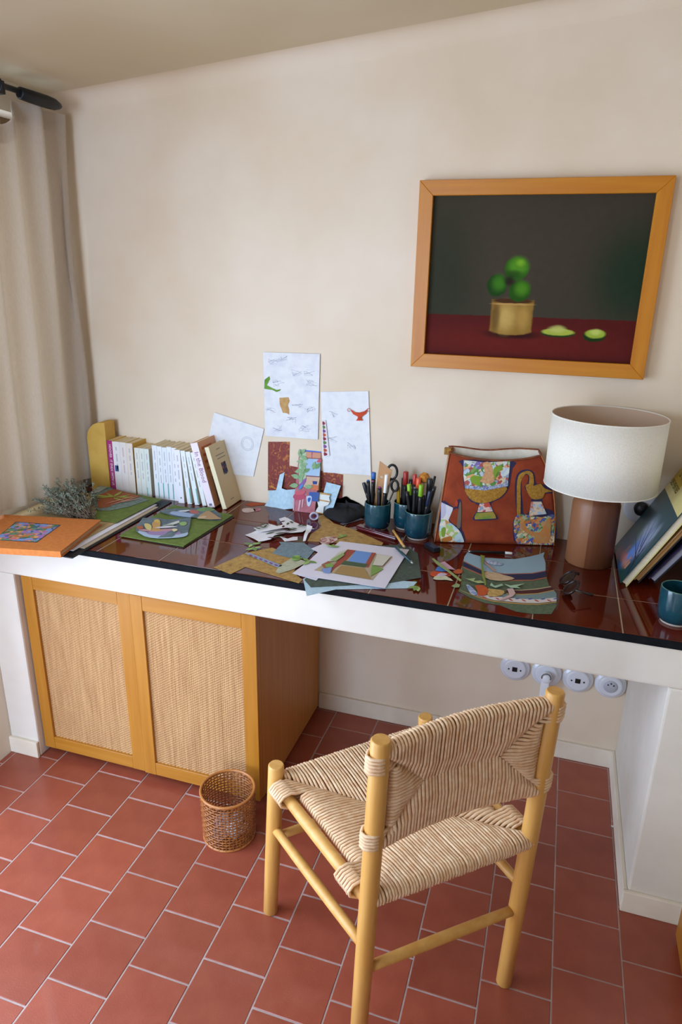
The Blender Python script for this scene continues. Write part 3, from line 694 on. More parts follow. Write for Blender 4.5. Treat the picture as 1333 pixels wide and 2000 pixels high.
# footed bowl
vb = applique('embroidered_bowl', [(0.0531,0.2626),(0.0557,0.2422),(0.0611,0.1872),(0.0735,0.1541),(0.0883,0.1350),(0.1131,0.1315),(0.1053,0.1046),(0.0981,0.0902),(0.1017,0.0762),(0.1684,0.0825),(0.1704,0.0924),(0.1585,0.1062),(0.1483,0.1340),(0.1797,0.1517),(0.1992,0.1801),(0.2043,0.2189),(0.2066,0.2409),(0.2066,0.2650)], navy, .0008)
applique('bowl_panel', [(0.0572,0.2627),(0.0593,0.2148),(0.0648,0.1845),(0.1260,0.1807),(0.1952,0.1966),(0.1971,0.2242),(0.1981,0.2639),(0.1261,0.2578)], flor, .0022, sm=False, parent=vb)
applique('bowl_stripe', [(0.0646,0.1873),(0.1258,0.1835),(0.1965,0.1980),(0.1959,0.1883),(0.1265,0.1738),(0.0665,0.1776)], mat('emb_blue', '#4a5a9a', .8, '#c0c8d0', 200), .003, sm=False, parent=vb)
applique('bowl_base', [(0.0665,0.1790),(0.0821,0.1460),(0.1102,0.1342),(0.1452,0.1395),(0.1792,0.1573),(0.1920,0.1854),(0.1264,0.1752)], gold, .0024, parent=vb)
applique('bowl_stem', [(0.1131,0.1315),(0.1080,0.1047),(0.1556,0.1089),(0.1413,0.1366)], printed('red_floral', ['#d9c2b4', '#b9483a', '#8d9db0', '#e0b0a0'], 120), .0024, sm=False, parent=vb)
applique('bowl_foot', [(0.1055,0.1018),(0.1010,0.0875),(0.1028,0.0804),(0.1667,0.0867),(0.1632,0.0979),(0.1557,0.1075)], mat('emb_green', '#5f8a2e', .8, '#b58a3a', 40), .0026, sm=False, parent=vb)
applique('bird', [(0.1155,0.2548),(0.1368,0.2581),(0.1501,0.2229),(0.1492,0.1980),(0.1168,0.1971),(0.1145,0.2108),(0.1226,0.2303)], mat('emb_peach', '#d6a878', .8, '#c08a60', 150), .0034, parent=vb)
applique('leaf', [(0.0794,0.2098),(0.0910,0.2184),(0.1157,0.2136),(0.1081,0.2051),(0.1117,0.1914),(0.1011,0.1883),(0.0843,0.1962)], mat('emb_leaf', '#7d9a2a', .8), .0034, parent=vb)
applique('leaf', [(0.1489,0.2393),(0.1696,0.2508),(0.1760,0.2373),(0.1605,0.2287),(0.1542,0.2037)], MATS['emb_leaf'], .0034, parent=vb)
# ewer on the right
ve = applique('embroidered_ewer', [(0.2306,0.0915),(0.2194,0.1640),(0.2184,0.2111),(0.2300,0.2334),(0.2537,0.2395),(0.2734,0.2291),(0.2829,0.1964),(0.3087,0.1944),(0.3343,0.1785),(0.3327,0.1674),(0.3084,0.1666),(0.3040,0.1554),(0.3123,0.1221),(0.3466,0.1035),(0.3560,0.0013),(0.2435,-0.0023),(0.2228,0.0515),(0.2228,0.0856)], navy, .0008)
applique('ewer_ground', [(0.2530,0.1006),(0.2460,0.1369),(0.2378,0.1868),(0.2396,0.2144),(0.2470,0.2229),(0.2553,0.2204),(0.2556,0.2011),(0.2473,0.1870),(0.2567,0.1707),(0.2711,0.1600),(0.2703,0.1376),(0.2672,0.1095)], velvet, .0015, parent=ve)
applique('ewer_handle', [(0.2412,0.0946),(0.2315,0.0971),(0.2253,0.1642),(0.2242,0.2057),(0.2319,0.2266),(0.2541,0.2354),(0.2696,0.2263),(0.2748,0.1961),(0.2661,0.1876),(0.2603,0.1930),(0.2596,0.2177),(0.2494,0.2271),(0.2396,0.2144),(0.2347,0.1922),(0.2392,0.1367)], gold, .0024, parent=ve)
applique('ewer_spout', [(0.2500,0.1871),(0.2600,0.1957),(0.2740,0.1906),(0.2950,0.1967),(0.3096,0.1833),(0.3347,0.1744),(0.3109,0.1695),(0.3042,0.1526),(0.2720,0.1503)], gold, .0030, parent=ve)
applique('ewer_neck', [(0.2714,0.1405),(0.2684,0.0954),(0.3222,0.1027),(0.3025,0.1414)], printed('neck_embroidery', ['#d9c4a8', '#c9a07a', '#b9c6c0', '#c4705a', '#a9b8d0'], 110), .0030, sm=False, parent=ve)
applique('ewer_body', [(0.2435,0.1003),(0.2256,0.0856),(0.2255,0.0516),(0.2403,0.0034),(0.2766,-0.0027),(0.3504,0.0026),(0.3496,0.0555),(0.3455,0.1006),(0.3096,0.0911)], beast, .0026, parent=ve)
applique('lion', [(0.2446,0.0692),(0.2567,0.0724),(0.2692,0.0529),(0.3057,0.0427),(0.3240,0.0830),(0.3343,0.0890),(0.3401,0.0552),(0.3358,0.0122),(0.2977,0.0081),(0.2903,0.0308),(0.2620,0.0413)], mat('emb_tan', '#b98a52', .8, '#c97a3a', 60), .0036, parent=ve)
# jug on the left
vj = applique('embroidered_jug', [(-0.0048,0.1294),(0.0377,0.1138),(0.0471,0.1394),(0.0585,0.1313),(0.0634,0.0522),(0.0731,0.0296),(0.0737,-0.0020),(0.0023,0.0015)], navy, .0008)
applique('jug_ground', [(0.0355,0.1053),(0.0504,0.1085),(0.0534,0.0576),(0.0323,0.0655),(0.0231,0.0822)], velvet, .0015, parent=vj)
applique('jug_neck', [(-0.0041,0.1280),(0.0351,0.1123),(0.0222,0.0737),(0.0241,0.0652),(-0.0011,0.0730)], printed('jug_print', ['#d9d3cf', '#b9b4c8', '#9a4a80', '#d0cfd8'], 60, stretch=(1, 1, .4)), .0024, sm=False, parent=vj)
applique('jug_body', [(-0.0011,0.0730),(0.0268,0.0653),(0.0572,0.0406),(0.0696,0.0180),(0.0694,-0.0007),(0.0022,0.0029)], pale, .0026, parent=vj)
applique('jug_fruit', [(0.0063,0.0131),(0.0322,0.0211),(0.0357,0.0083),(0.0166,0.0019),(0.0054,0.0044)], mat('emb_orange', '#b5702a', .8), .0036, parent=vj)
applique('leaf', [(0.0018,0.0445),(0.0141,0.0478),(0.0128,0.0220),(0.0046,0.0188)], MATS['emb_leaf'], .0036, parent=vj)
applique('jug_handle', [(0.0497,0.0518),(0.0493,0.0802),(0.0519,0.1283),(0.0575,0.1257),(0.0605,0.0550)], mat('emb_grey', '#6a5a48', .8), .0024, parent=vj)
applique('jug_finial', [(0.0381,0.1307),(0.0430,0.1393),(0.0476,0.1310),(0.0457,0.1183),(0.0401,0.1195)], mat('emb_red', '#a83a1e', .8), .0026, parent=vj)

# ------------------------------------------------------------ books standing in the row
bookw = mat('book_white', '#e9e8e4', .6); pages = mat('book_pages', '#e3d3ad', .85, '#d4c095', 300, (1, 1, 1))
ink = mat('ink_dark', '#3a3240', .7); tealp = mat('print_teal', '#3aa39c', .6); bluep = mat('print_blue', '#2f4f86', .6)
def book(x0, th, h, lean, y, depth, label, spine='#e9e8e4', cover='#e6e0d2', z0=H, name='paperback_book', group='paperbacks in the row against the wall'):
    b = thing(name, label, 'book', (x0+th/2, y, z0), group)
    fr = Fr((x0, y, z0+(th*math.sin(R(lean)) if lean < 0 else 0)), (math.cos(R(lean)), 0, math.sin(R(lean))), (-math.sin(R(lean)), 0, math.cos(R(lean))))
    # local: a across thickness, b up, c: toward the viewer (w = u x v = -y)
    sm, cm = mat('sp_'+spine.strip('#'), spine, .6), mat('cv_'+cover.strip('#'), cover, .6)
    c_ = .0009
    B().obox(fr, (0, 0, -.001), (th, h, 0)).build('spine', sm, b)
    B().obox(fr, (0, 0, -depth), (c_, h, -.001)).build('cover', cm, b); B().obox(fr, (th-c_, 0, -depth), (th, h, -.001)).build('cover', cm, b)
    B().obox(fr, (c_, .002, -depth+.002), (th-c_, h-.002, -.001)).build('page_block', pages, b)
    b['fr'] = 0
    return b, fr
def spine_print(b, fr, th, z0, z1, m, w0=.15, w1=.85):
    B().obox(fr, (th*w0, z0, 0), (th*w1, z1, .0003)).build('spine_print', m, b)
tiny = mat('print_grey', '#bfbac2', .7); tinyp = mat('print_pink', '#d6b8bc', .7)
def spine_lines(b, fr, th, h, m, k, seed):
    r0 = random.Random(seed); z = h*.9
    for _ in range(k):
        L = r0.uniform(.010, .035)
        if z-L < h*.3: break
        spine_print(b, fr, th, z-L, z, m, .42, .58); z -= L+r0.uniform(.006, .014)
white = mat('print_white', '#f2eef0', .6)
b, fr = book(-1.294, .0215, .200, 0, -.09, .125, 'magenta-spined paperback at the left end of the book row', '#a82a72', '#d8a84e')
tf = Fr(fr.p(.011, .186, .0002), (0, 0, -1), (1, 0, 0)); text('spine_lettering', 'HOOVER', tf, .0135, white, b, sx=.92)
tf = Fr(fr.p(.011, .128, .0002), (0, 0, -1), (1, 0, 0)); text('spine_lettering', 'IT ENDS WITH US', tf, .0135, white, b, sx=.92)
b, fr = book(-1.272, .030, .198, 0, -.09, .125, 'white paperback with small blue emblem beside the magenta one', '#ece6e4', '#e0c070')
spine_print(b, fr, .030, .085, .108, bluep, .12, .62); spine_lines(b, fr, .03, .198, tiny, 4, 1)
b, fr = book(-1.2415, .027, .198, 0, -.09, .125, 'off-white thick paperback, third from the magenta end', '#ebe2dc'); spine_lines(b, fr, .027, .198, tinyp, 4, 2)
b, fr = book(-1.214, .027, .197, 0, -.09, .125, 'cream pinkish paperback, fourth from the magenta end', '#e9dccf', '#cfa64a'); spine_lines(b, fr, .027, .197, tiny, 4, 3)
for k in range(3):
    b, fr = book(-1.182+k*.0205, .0198, .182, 0, -.088, .115, ['shorter pale green-white paperback left of its two companions', 'shorter pale green-white paperback between its two companions', 'shorter pale green-white paperback right of its two companions'][k], ['#e6e6da', '#e3e7dd', '#dfe6de'][k], ['#d9b860', '#e6e0d2', '#e6e0d2'][k])
    spine_lines(b, fr, .0198, .182, tiny, 4, 10+k)
    if k == 2: spine_print(b, fr, .0198, .004, .036, tealp, .1, .22)
for k in range(5):
    b, fr = book(-1.103+k*.0199, .0192, .200-.002*(k % 3), 0, -.094, .12, ['first upright white paperback of the five after the gap', 'second upright white paperback of the five after the gap', 'third upright white paperback of the five after the gap', 'fourth upright white paperback of the five after the gap', 'last upright white paperback of the five, before the leaning ones'][k], ['#e8ebee', '#eaecef', '#e6eaef', '#e9ebf0', '#eceaf0'][k])
    spine_lines(b, fr, .0192, .2, tiny, 5, 20+k); spine_print(b, fr, .0192, .004, .062, tealp, .80, .95)
for k, (x, th, ln, hh_) in enumerate(((-.9965, .024, 2, .197), (-.9605, .018, 5, .196), (-.9305, .018, 8, .195), (-.900, .016, 11, .196))):
    b, fr = book(x, th, hh_, ln, -.112, .118, ['white paperback with a dot on its foot, barely leaning', 'white paperback with teal foot line, leaning slightly', 'white paperback with teal foot line, leaning in the middle', 'thin white paperback leaning against the pale pink spine'][k], ['#eceaf0', '#e8ecec', '#e6ecec', '#e9ebe8'][k])
    spine_lines(b, fr, th, hh_, tiny, 5, 40+k)
    if k in (1, 2): spine_print(b, fr, th, .004, .06, tealp, .78, .95)
    if k == 0: spine_print(b, fr, th, .018, .022, ink, .4, .6)
th = .0275
b, fr = book(-.8695, th, .236, 14, -.128, .125, 'taller paperback with pale pink spine and peach cover, leaning', '#eedfe4', '#d79a72')
text('spine_lettering', 'In the Blood', Fr(fr.p(th*.5, .205, .0002), -fr.v, fr.u), .0235, mat('print_violet', '#7d5580', .6), b, sx=.95)
spine_print(b, fr, th, .008, .016, mat('print_slate', '#6a6a7a', .6), .3, .7)
cf = Fr(fr.p(th, 0, 0), -fr.w, fr.v)
sheet('cover_picture', [(.035, .012), (.115, .012), (.115, .105), (.035, .105)], cf, .0003, printed('nude_print', ['#4a2f28', '#8a6a48', '#5a3a30', '#a98a60'], 50, 'swirl'), b)
for k in range(4): sheet('cover_lettering', [(.018, .205-k*.024), (.09-.008*k, .205-k*.024), (.09-.008*k, .215-k*.024), (.018, .215-k*.024)], cf, .0003, mat('print_rust', '#b8603a', .7), b)
th = .016
b, fr = book(-.8155, th, .226, 15.5, -.122, .124, 'cream paperback with small dark picture, leaning at the right end', '#e6d9b4', '#d6bf94')
cf = Fr(fr.p(th, 0, 0), -fr.w, fr.v)
sheet('cover_picture', [(.050, .112), (.083, .112), (.083, .156), (.050, .156)], cf, .0003, printed('still_print', ['#2a2440', '#8a4a2a', '#241d38', '#3a2f50', '#b9a080'], 90), b)
for a0, a1, z in ((.045, .072, .205), (.030, .092, .184), (.035, .095, .172), (.045, .07, .02)): sheet('cover_lettering', [(a0, z), (a1, z), (a1, z+.003), (a0, z+.003)], cf, .0003, mat('print_brown', '#8a7a68', .7), b)
# yellow rounded bookend
be = B(); prof = [(-1.381, H+.0), (-1.299, H+.0), (-1.299, 1.083)]
for k in range(9):
    a = R(90+90*k/8); prof.append((-1.314+.067*math.cos(a), 1.083-.067+.067*math.sin(a)) if k else (-1.314, 1.083))
npf = len(prof); y0b, y1b = -.088, -.028
be.add([(x, y0b, z) for x, z in prof]+[(x, y1b, z) for x, z in prof], [tuple(range(npf)), tuple(reversed(range(npf, 2*npf)))]+[(i, npf+i, npf+(i+1) % npf, (i+1) % npf) for i in range(npf)])
o = be.build('rounded_bookend', mat('bookend_yellow', '#d3a94f', .7, '#c79a3e', 14), bevel=.002)
tag(o, 'yellow rounded wooden bookend at the left end of the book row', 'bookend')

# ------------------------------------------------------------ art books leaning on the right
def lean_book(x, z, deg, w, h, th, y0, label, cover, spine, pg, name):
    c, s = math.cos(R(deg)), math.sin(R(deg))
    f = Fr((x, y0, z), (0, -1, 0), (s, 0, c))     # u toward viewer, v up the cover, w = u x v  -> faces left/up
    f.w = Vector((-c, 0, s))
    b = thing(name, label, 'book', (x, y0, z), 'art books leaning at the right end of the desk')
    B().obox(f, (0, 0, -.003), (w, h, 0)).build('front_cover', cover, b); B().obox(f, (0, 0, -th), (w, h, -th+.003)).build('back_cover', spine, b)
    B().obox(f, (.003, .004, -th+.003), (w-.004, h-.004, -.003)).build('page_block', pg, b)
    return b, f
cov = painted('tree_cover', '#20464e', [
    ('e', -.18, .93, .09, .07, .9, '#3a6a70', .6), ('e', -.12, .86, .06, .04, .7, '#3a4a8a', .8), ('e', -.22, .90, .035, .06, .5, '#3f6fc4', .9), ('e', -.19, .95, .04, .03, .8, '#a9b4cc', .8), ('e', -.25, .92, .03, .035, .8, '#8f9cc0', .8),
    ('e', -.17, .855, .03, .012, .6, '#c4605a', .9), ('e', -.23, .855, .03, .012, .5, '#c98a6a', .8), ('e', -.28, .84, .05, .012, .5, '#27504a', .9), ('e', -.12, .84, .03, .015, .5, '#b04a62', .8), ('b', -.24, .868, .008, .012, .2, '#d08a6a', .9), ('b', -.20, .862, .007, .011, .2, '#c86a62', .9), ('b', -.26, .862, .006, .01, .2, '#d9a07a', .9), ('b', -.16, .875, .008, .01, .2, '#b5566a', .8), ('e', -.215, .885, .02, .02, .4, '#4f86d8', .8), ('e', -.255, .955, .02, .03, .6, '#9fb0c8', .7), ('e', -.10, .97, .05, .03, .8, '#24303a', .8)], axes=(1, 2), rough=.3, nscale=60, namt=.3)
cream_t = mat('cover_cream', '#d8c98e', .5, '#cdbb78', 12)
wpg = mat('page_white', '#d9cdb8', .8, '#c9bda6', 500, (.02, 1, 1))
b, f = lean_book(.486, H+.010, 28.6, .276, .345, .021, -.040, 'art book with dark blue tree picture and cream title, leaning', cov, cream_t, wpg, 'art_book')
sheet('title_panel', [(.0, .232), (.2755, .232), (.2755, .345), (.0, .345)], f, .0004, cream_t, b)
sheet('title_block', [(.0, .262), (.12, .262), (.12, .345), (.0, .345)], Fr(f.p(0, 0, .0004), f.u, f.v), .0003, mat('title_yellow', '#b99a36', .5, '#c9ac4a', 20), b)
dk = mat('title_ink', '#4a4528', .6)
bf = lambda a, b_, c=.0008: Fr(f.p(a, b_, c), f.u, f.v)
for fr_, s_, sz in ((bf(.035, .300), 'LA PROVENCE', .040), (bf(.012, .262), 'DES PEINTRES', .026)):
    t_ = text('title_lettering', s_, fr_, sz, dk, b, sx=.72)
sheet('title_mark', [(.02, .333), (.07, .333), (.07, .343), (.02, .343)], Fr(f.p(0, 0, .0007), f.u, f.v), .0003, mat('title_red', '#8a2a22', .6), b)
# bare tree branches drawn on the cover
br = mat('branch_ink', '#1d1a38', .6)
for k, (a0, b0, a1, b1) in enumerate(((.27, .03, .17, .15), (.25, .055, .12, .12), (.26, .045, .20, .17), (.22, .085, .14, .17), (.23, .07, .10, .09), (.24, .065, .235, .14), (.20, .095, .12, .15))):
    d = Vector((a1-a0, b1-b0)); nrm2 = Vector((-d.y, d.x)).normalized()*.0016
    sheet('branch_print', [(a0+nrm2.x, b0+nrm2.y), (a0-nrm2.x, b0-nrm2.y), (a1, b1)], Fr(f.p(0, 0, .0001), f.u, f.v), .0003, br, b)
lean_book(.520, H+.022, 30.5, .265, .33, .016, -.045, 'brown-edged book leaning behind the tree picture book', mat('kraft_cover', '#a9804e', .7), mat('black_cover', '#17171c', .5), mat('brown_pages', '#a67a46', .85), 'art_book')
lean_book(.556, H+.030, 33, .25, .27, .020, -.06, 'dark violet-black book lowest in the leaning group', mat('violet_cover', '#1d1826', .4, '#3a3050', 30), MATS['black_cover'], mat('grey_pages', '#8d8a98', .8), 'art_book')

# ------------------------------------------------------------ sheets pinned and leaning at the wall
sketch = mat('sketch_paper', '#e4e3e4', .85, '#d6d6dc', 26, lo=.42, hi=.68, detail=6)
sketch2 = mat('sketch_paper_plain', '#e4e3e4', .85, '#dadadf', 40, lo=.45, hi=.7, detail=6)
pencil = mat('pencil_line', '#a9adc0', .9)
marbled = printed('marbled_maroon', ['#5f1f22', '#8a3a2e', '#74282a', '#b0662e', '#cf9236'], 30, 'swirl')
wpap = lambda name, label, pts, mm, m, **k: tag(sheet(name, pts, WALL(mm), .0006, m, None, k.get('bend')), label, k.get('cat', 'paper'), k.get('group'))
shA = wpap('sketch_sheet', 'tall white sheet with pencil sketches taped highest on the wall', [(-0.7010,1.3580),(-0.4980,1.3620),(-0.5030,1.0740),(-0.6990,1.0700)], 4, sketch)
shB = wpap('sketch_sheet', 'white sheet with orange sauce boat cutout taped on the wall', [(-0.4950,1.2380),(-0.3290,1.2510),(-0.3100,0.9660),(-0.4830,0.9590)], 2, sketch2, bend=lambda x, z: .006*max(0, (x+.36)/.07)**2)
shC = wpap('sketch_sheet', 'tilted white sheet with circle sketch behind the leaning books', [(-0.8960,1.1380),(-0.7040,1.0940),(-0.7490,0.9160),(-0.9580,0.9140)], 3, sketch2)
def circ(name, cx, cz, r, par, mm):
    B().tube([(cx+r*math.cos(a), -mm/1000, cz+r*1.05*math.sin(a)) for a in [2*math.pi*i/32 for i in range(33)]], .0006, 5, False).build(name, pencil, par)
(cc,) = [(-0.7690,1.0350)]
circ('pencil_circle', cc[0], cc[1], .024, shC, 3.7); circ('pencil_circle', cc[0], cc[1], .019, shC, 3.7)
# faint pencil drawing on the tall sheet
rp = random.Random(11)
for x_, z_ in [(-0.6630,1.3300),(-0.6350,1.3390),(-0.5360,1.2990),(-0.5800,1.2940),(-0.5250,1.2640),(-0.6470,1.2560),(-0.5800,1.1820),(-0.5300,1.1760),(-0.5520,1.1100),(-0.6490,1.1020),(-0.6030,1.1330),(-0.6770,1.1650),(-0.4530,1.1660),(-0.4520,1.0810),(-0.3850,1.0610)]:
    p = Vector((x_, -.0049 if x_ < -.46 else -.0029, z_)); k = []
    par = shA if x_ < -.462 else shB
    for i in range(14): k.append(p+Vector((rp.uniform(-.022, .022), 0, rp.uniform(-.012, .012))))
    B().tube(k, .00035, 4, False).build('pencil_scribble', pencil, par)
leafg = mat('cut_leaf_green', '#6d9a34', .8, '#578428', 80); tanc = mat('cut_tan', '#b58a50', .8, '#c79f68', 70); orng = mat('cut_orange', '#c9441c', .8, '#b03a18', 60)
wcut = lambda name, label, pts, mm, m, cat='paper cutout': tag(sheet(name, pts, WALL(mm), .0005, m), label, cat, 'paper cutouts on the wall sheets')
wcut('leaf_cutout', 'green curved leaf cutout on the tall wall sheet', [(-0.6800,1.2790),(-0.6770,1.2700),(-0.6890,1.2480),(-0.6690,1.2390),(-0.6530,1.2340),(-0.6370,1.2380),(-0.6410,1.2320),(-0.6530,1.2270),(-0.6700,1.2330),(-0.6990,1.2350),(-0.6970,1.2660)], 5.5, leafg)
wcut('vase_cutout', 'tan fragment of a vase cutout on the tall wall sheet', [(-0.6430,1.2080),(-0.6100,1.2120),(-0.6060,1.1990),(-0.6130,1.1840),(-0.6080,1.1700),(-0.6080,1.1530),(-0.6170,1.1570),(-0.6310,1.1570),(-0.6360,1.1700),(-0.6420,1.1830)], 5.5, tanc)
sb_ = wcut('sauce_boat_cutout', 'orange-red sauce boat cutout on the right wall sheet', [(-0.3910,1.1890),(-0.3720,1.1790),(-0.3560,1.1790),(-0.3400,1.1850),(-0.3290,1.1940),(-0.3330,1.1780),(-0.3490,1.1650),(-0.3500,1.1610),(-0.3440,1.1530),(-0.3680,1.1510),(-0.3620,1.1600),(-0.3620,1.1650),(-0.3780,1.1720)], 7, orng)
for x_, z_ in [(-0.3930,1.1850),(-0.3260,1.1900)]:
    B().tube([(x_+.0055*math.cos(a), -.0074, z_+.0055*math.sin(a)) for a in [R(40+280*i/12) for i in range(13)]], .0007, 5).build('handle', orng, sb_)
braid = printed('braid_print', ['#8a3040', '#c9a050', '#5a7a4a', '#7a4a80', '#d9cbb8', '#a8402e'], 160)
bs2 = wcut('braid_strip', 'narrow braided pattern strip at the edge of the right wall sheet', [(-0.4880,1.1420),(-0.4750,1.1430),(-0.4590,1.0220),(-0.4810,1.0180)], 6.2, mat('strip_paper', '#ded6dc', .8))
for k in range(9):
    t = k/9
    p = [(a+(c-a)*t, b_+(d-b_)*t) for (a, b_), (c, d) in zip([(-0.4870,1.1400),(-0.4760,1.1410)], [(-0.4800,1.0200),(-0.4660,1.0210)])]
    (a, b_), (c, d) = p; w_ = .0135
    sheet('braid_lobe', blob([(a+.001, b_-.001), (c-.002, b_-.004), (c-.001, b_-.010), (a+.002, b_-w_)], 2), WALL(6.7), .0004, mat('braid%d' % (k % 4), ['#8a2f3c', '#5f7d46', '#7a4a86', '#b5532e'][k % 4], .8), bs2)
wpap('marbled_cutout', 'L-shaped maroon marbled paper standing against the wall', [(-0.6900,1.0490),(-0.6080,1.0560),(-0.6110,0.9700),(-0.5760,0.9670),(-0.5790,0.8840),(-0.6560,0.8740),(-0.6940,0.8690)], 1.0, marbled)
wpap('marbled_cutout', 'maroon marbled paper piece behind the pale vase cutout', [(-0.4920,0.9630),(-0.4110,0.9580),(-0.4120,0.8730),(-0.4450,0.8300),(-0.4960,0.8310)], 1.0, marbled)
skyb = mat('pale_blue_paper', '#a9c6d6', .85, '#bcd4e0', 90)
bc = Fr((0, -.04, H+.0006), (1, 0, 0), (0, .028, .09))
paper('blue_cutout', 'pale blue paper cutout with chimney shape leaning at the wall', 'paper cutout', [(-0.6899,0.0022),(-0.6771,0.0273),(-0.6832,0.0568),(-0.6543,0.0625),(-0.6450,0.1305),(-0.6283,0.1304),(-0.6337,0.0713),(-0.6143,0.0676),(-0.5804,0.0739),(-0.5810,0.0048),(-0.6203,-0.0034)], 0, skyb, fr=bc, bend=lambda a, b_: .004*math.sin(a*60))
vp = Fr((0, -.036, H+.0006), (1, 0, 0), (0, .026, .12))
paper('blue_cutout', 'pale blue paper slab leaning behind the white vase cutout', 'paper cutout', [(-0.4670,0.1100),(-0.4144,0.1028),(-0.4344,0.0253),(-0.4659,0.0010),(-0.4843,0.0272)], 0, skyb, fr=vp)
vf = Fr((0, -.044, H+.0006), (1, 0, 0), (0, .026, .12))
vsx = paper('vase_cutout', 'white and tan footed vase cutout leaning beside the collage strip', 'paper cutout', [(-0.4882,0.0744),(-0.4464,0.0726),(-0.4507,0.0593),(-0.4456,0.0471),(-0.4525,0.0335),(-0.4667,0.0267),(-0.4675,0.0034),(-0.4987,0.0049),(-0.4868,0.0244),(-0.4938,0.0442),(-0.4891,0.0525)], 0, mat('vase_white', '#dfe0dc', .8), fr=vf)
for pts in ([(-0.4882,0.0744),(-0.4464,0.0726),(-0.4473,0.0674),(-0.4882,0.0685)], [(-0.4930,0.0507),(-0.4456,0.0471),(-0.4466,0.0431),(-0.4939,0.0455)], [(-0.4987,0.0049),(-0.4675,0.0034),(-0.4686,0.0002),(-0.4999,0.0022)]):
    sheet('vase_band', pts, Fr(vf.p(0, 0, .0006), vf.u, vf.v), .0004, tanc, vsx)
# the tall collage strip
sf = Fr((0, -.050, H+.0006), (1, 0, 0), (0, .044, .18))
L_ = lambda k: Fr(sf.p(0, 0, .0006+k*.0005), sf.u, sf.v)
cs = thing('collage_strip', 'tall narrow collage of a window, plants and a pink stool', 'collage', (-.53, -.05, H))
sheet('backing_strip', [(-0.5722,0.2235),(-0.4902,0.2239),(-0.4974,0.0004),(-0.5784,-0.0001)], sf, .0006, mat('collage_pink', '#b5707a', .8, '#a86068', 60), cs)
SP = [('sky_band', '#3f6cc4', [(-0.5722,0.2235),(-0.4902,0.2239),(-0.4913,0.2132),(-0.5693,0.2116)], 1), ('shutter_panel', '#a3bfd8', [(-0.5456,0.1896),(-0.4906,0.1910),(-0.4904,0.1302),(-0.5403,0.1302)], 1),
      ('foliage_panel', '#a9bf9c', [(-0.5685,0.2091),(-0.5474,0.2098),(-0.5398,0.1252),(-0.5393,0.0894),(-0.5611,0.0896),(-0.5700,0.1579)], 1), ('window_box', '#c98f74', [(-0.5475,0.2110),(-0.5274,0.2116),(-0.5255,0.1915),(-0.5457,0.1909)], 1), ('window_box', '#c98f74', [(-0.5219,0.2109),(-0.4925,0.2110),(-0.4935,0.1933),(-0.5215,0.1919)], 1),
      ('lintel', '#8a4a48', [(-0.5458,0.1914),(-0.4908,0.1930),(-0.4911,0.1905),(-0.5455,0.1883)], 2), ('sill', '#7a5560', [(-0.5376,0.1300),(-0.4892,0.1316),(-0.4895,0.1291),(-0.5373,0.1267)], 2),
      ('blue_bench', '#3d5a9a', [(-0.5230,0.0732),(-0.4868,0.0759),(-0.4864,0.0427),(-0.5242,0.0423)], 1), ('navy_pot', '#2d3f80', [(-0.5143,0.1125),(-0.4969,0.1130),(-0.4973,0.1028),(-0.5120,0.1012)], 2),
      ('orange_panel', '#c9704a', [(-0.5172,0.0994),(-0.4903,0.0997),(-0.4900,0.0819),(-0.5183,0.0814)], 1), ('pale_wall', '#c9a890', [(-0.5371,0.1254),(-0.4889,0.1279),(-0.4916,0.0996),(-0.5398,0.0945)], 1),
      ('blue_panel', '#9fb8d4', [(-0.5453,0.1858),(-0.5185,0.1884),(-0.5175,0.1478),(-0.5421,0.1505)], 2), ('stool_seat', '#b54a62', blob([(-0.5812,0.0527),(-0.5699,0.0655),(-0.5538,0.0686),(-0.5364,0.0563),(-0.5410,0.0468),(-0.5622,0.0406),(-0.5776,0.0440)]), 3),
      ('stool_top', '#c45a6a', blob([(-0.5756,0.0675),(-0.5597,0.0731),(-0.5381,0.0754),(-0.5400,0.0662),(-0.5584,0.0590),(-0.5722,0.0601)]), 4), ('stool_leg', '#d0a0a8', [(-0.5801,0.0411),(-0.5747,0.0417),(-0.5727,0.0032),(-0.5776,0.0026)], 3), ('stool_leg', '#d0a0a8', [(-0.5568,0.0412),(-0.5501,0.0419),(-0.5534,0.0028),(-0.5590,0.0035)], 3), ('stool_leg', '#d0a0a8', [(-0.5462,0.0449),(-0.5410,0.0468),(-0.5424,0.0170),(-0.5464,0.0165)], 3),
      ('parrot', '#8a5aa0', blob([(-0.5602,0.0794),(-0.5638,0.0893),(-0.5519,0.1086),(-0.5394,0.1201),(-0.5396,0.1073),(-0.5499,0.0857)]), 5), ('parrot_wing', '#4f86c4', blob([(-0.5601,0.0782),(-0.5584,0.0899),(-0.5483,0.0987),(-0.5499,0.0857)]), 6),
      ('china_pot', '#b9cbe0', blob([(-0.5301,0.0468),(-0.5310,0.0569),(-0.5150,0.0600),(-0.5113,0.0489),(-0.5159,0.0252),(-0.5254,0.0254)]), 3), ('pot_figure', '#3a5aa8', blob([(-0.5263,0.0497),(-0.5172,0.0546),(-0.5151,0.0459),(-0.5224,0.0373)]), 4),
      ('flower', '#c4566a', blob([(-0.5045,0.1821),(-0.4973,0.1904),(-0.4878,0.1888),(-0.4910,0.1809),(-0.5015,0.1786)]), 3)]
for nm, c, pts, k in SP: sheet(nm, pts, L_(k), .0005, mat('cs_'+c.strip('#'), c, .8), cs)
lg = mat('cs_leaf', '#8fae84', .8, '#7a9e70', 120); lg2 = mat('cs_leaf2', '#6f9560', .8)
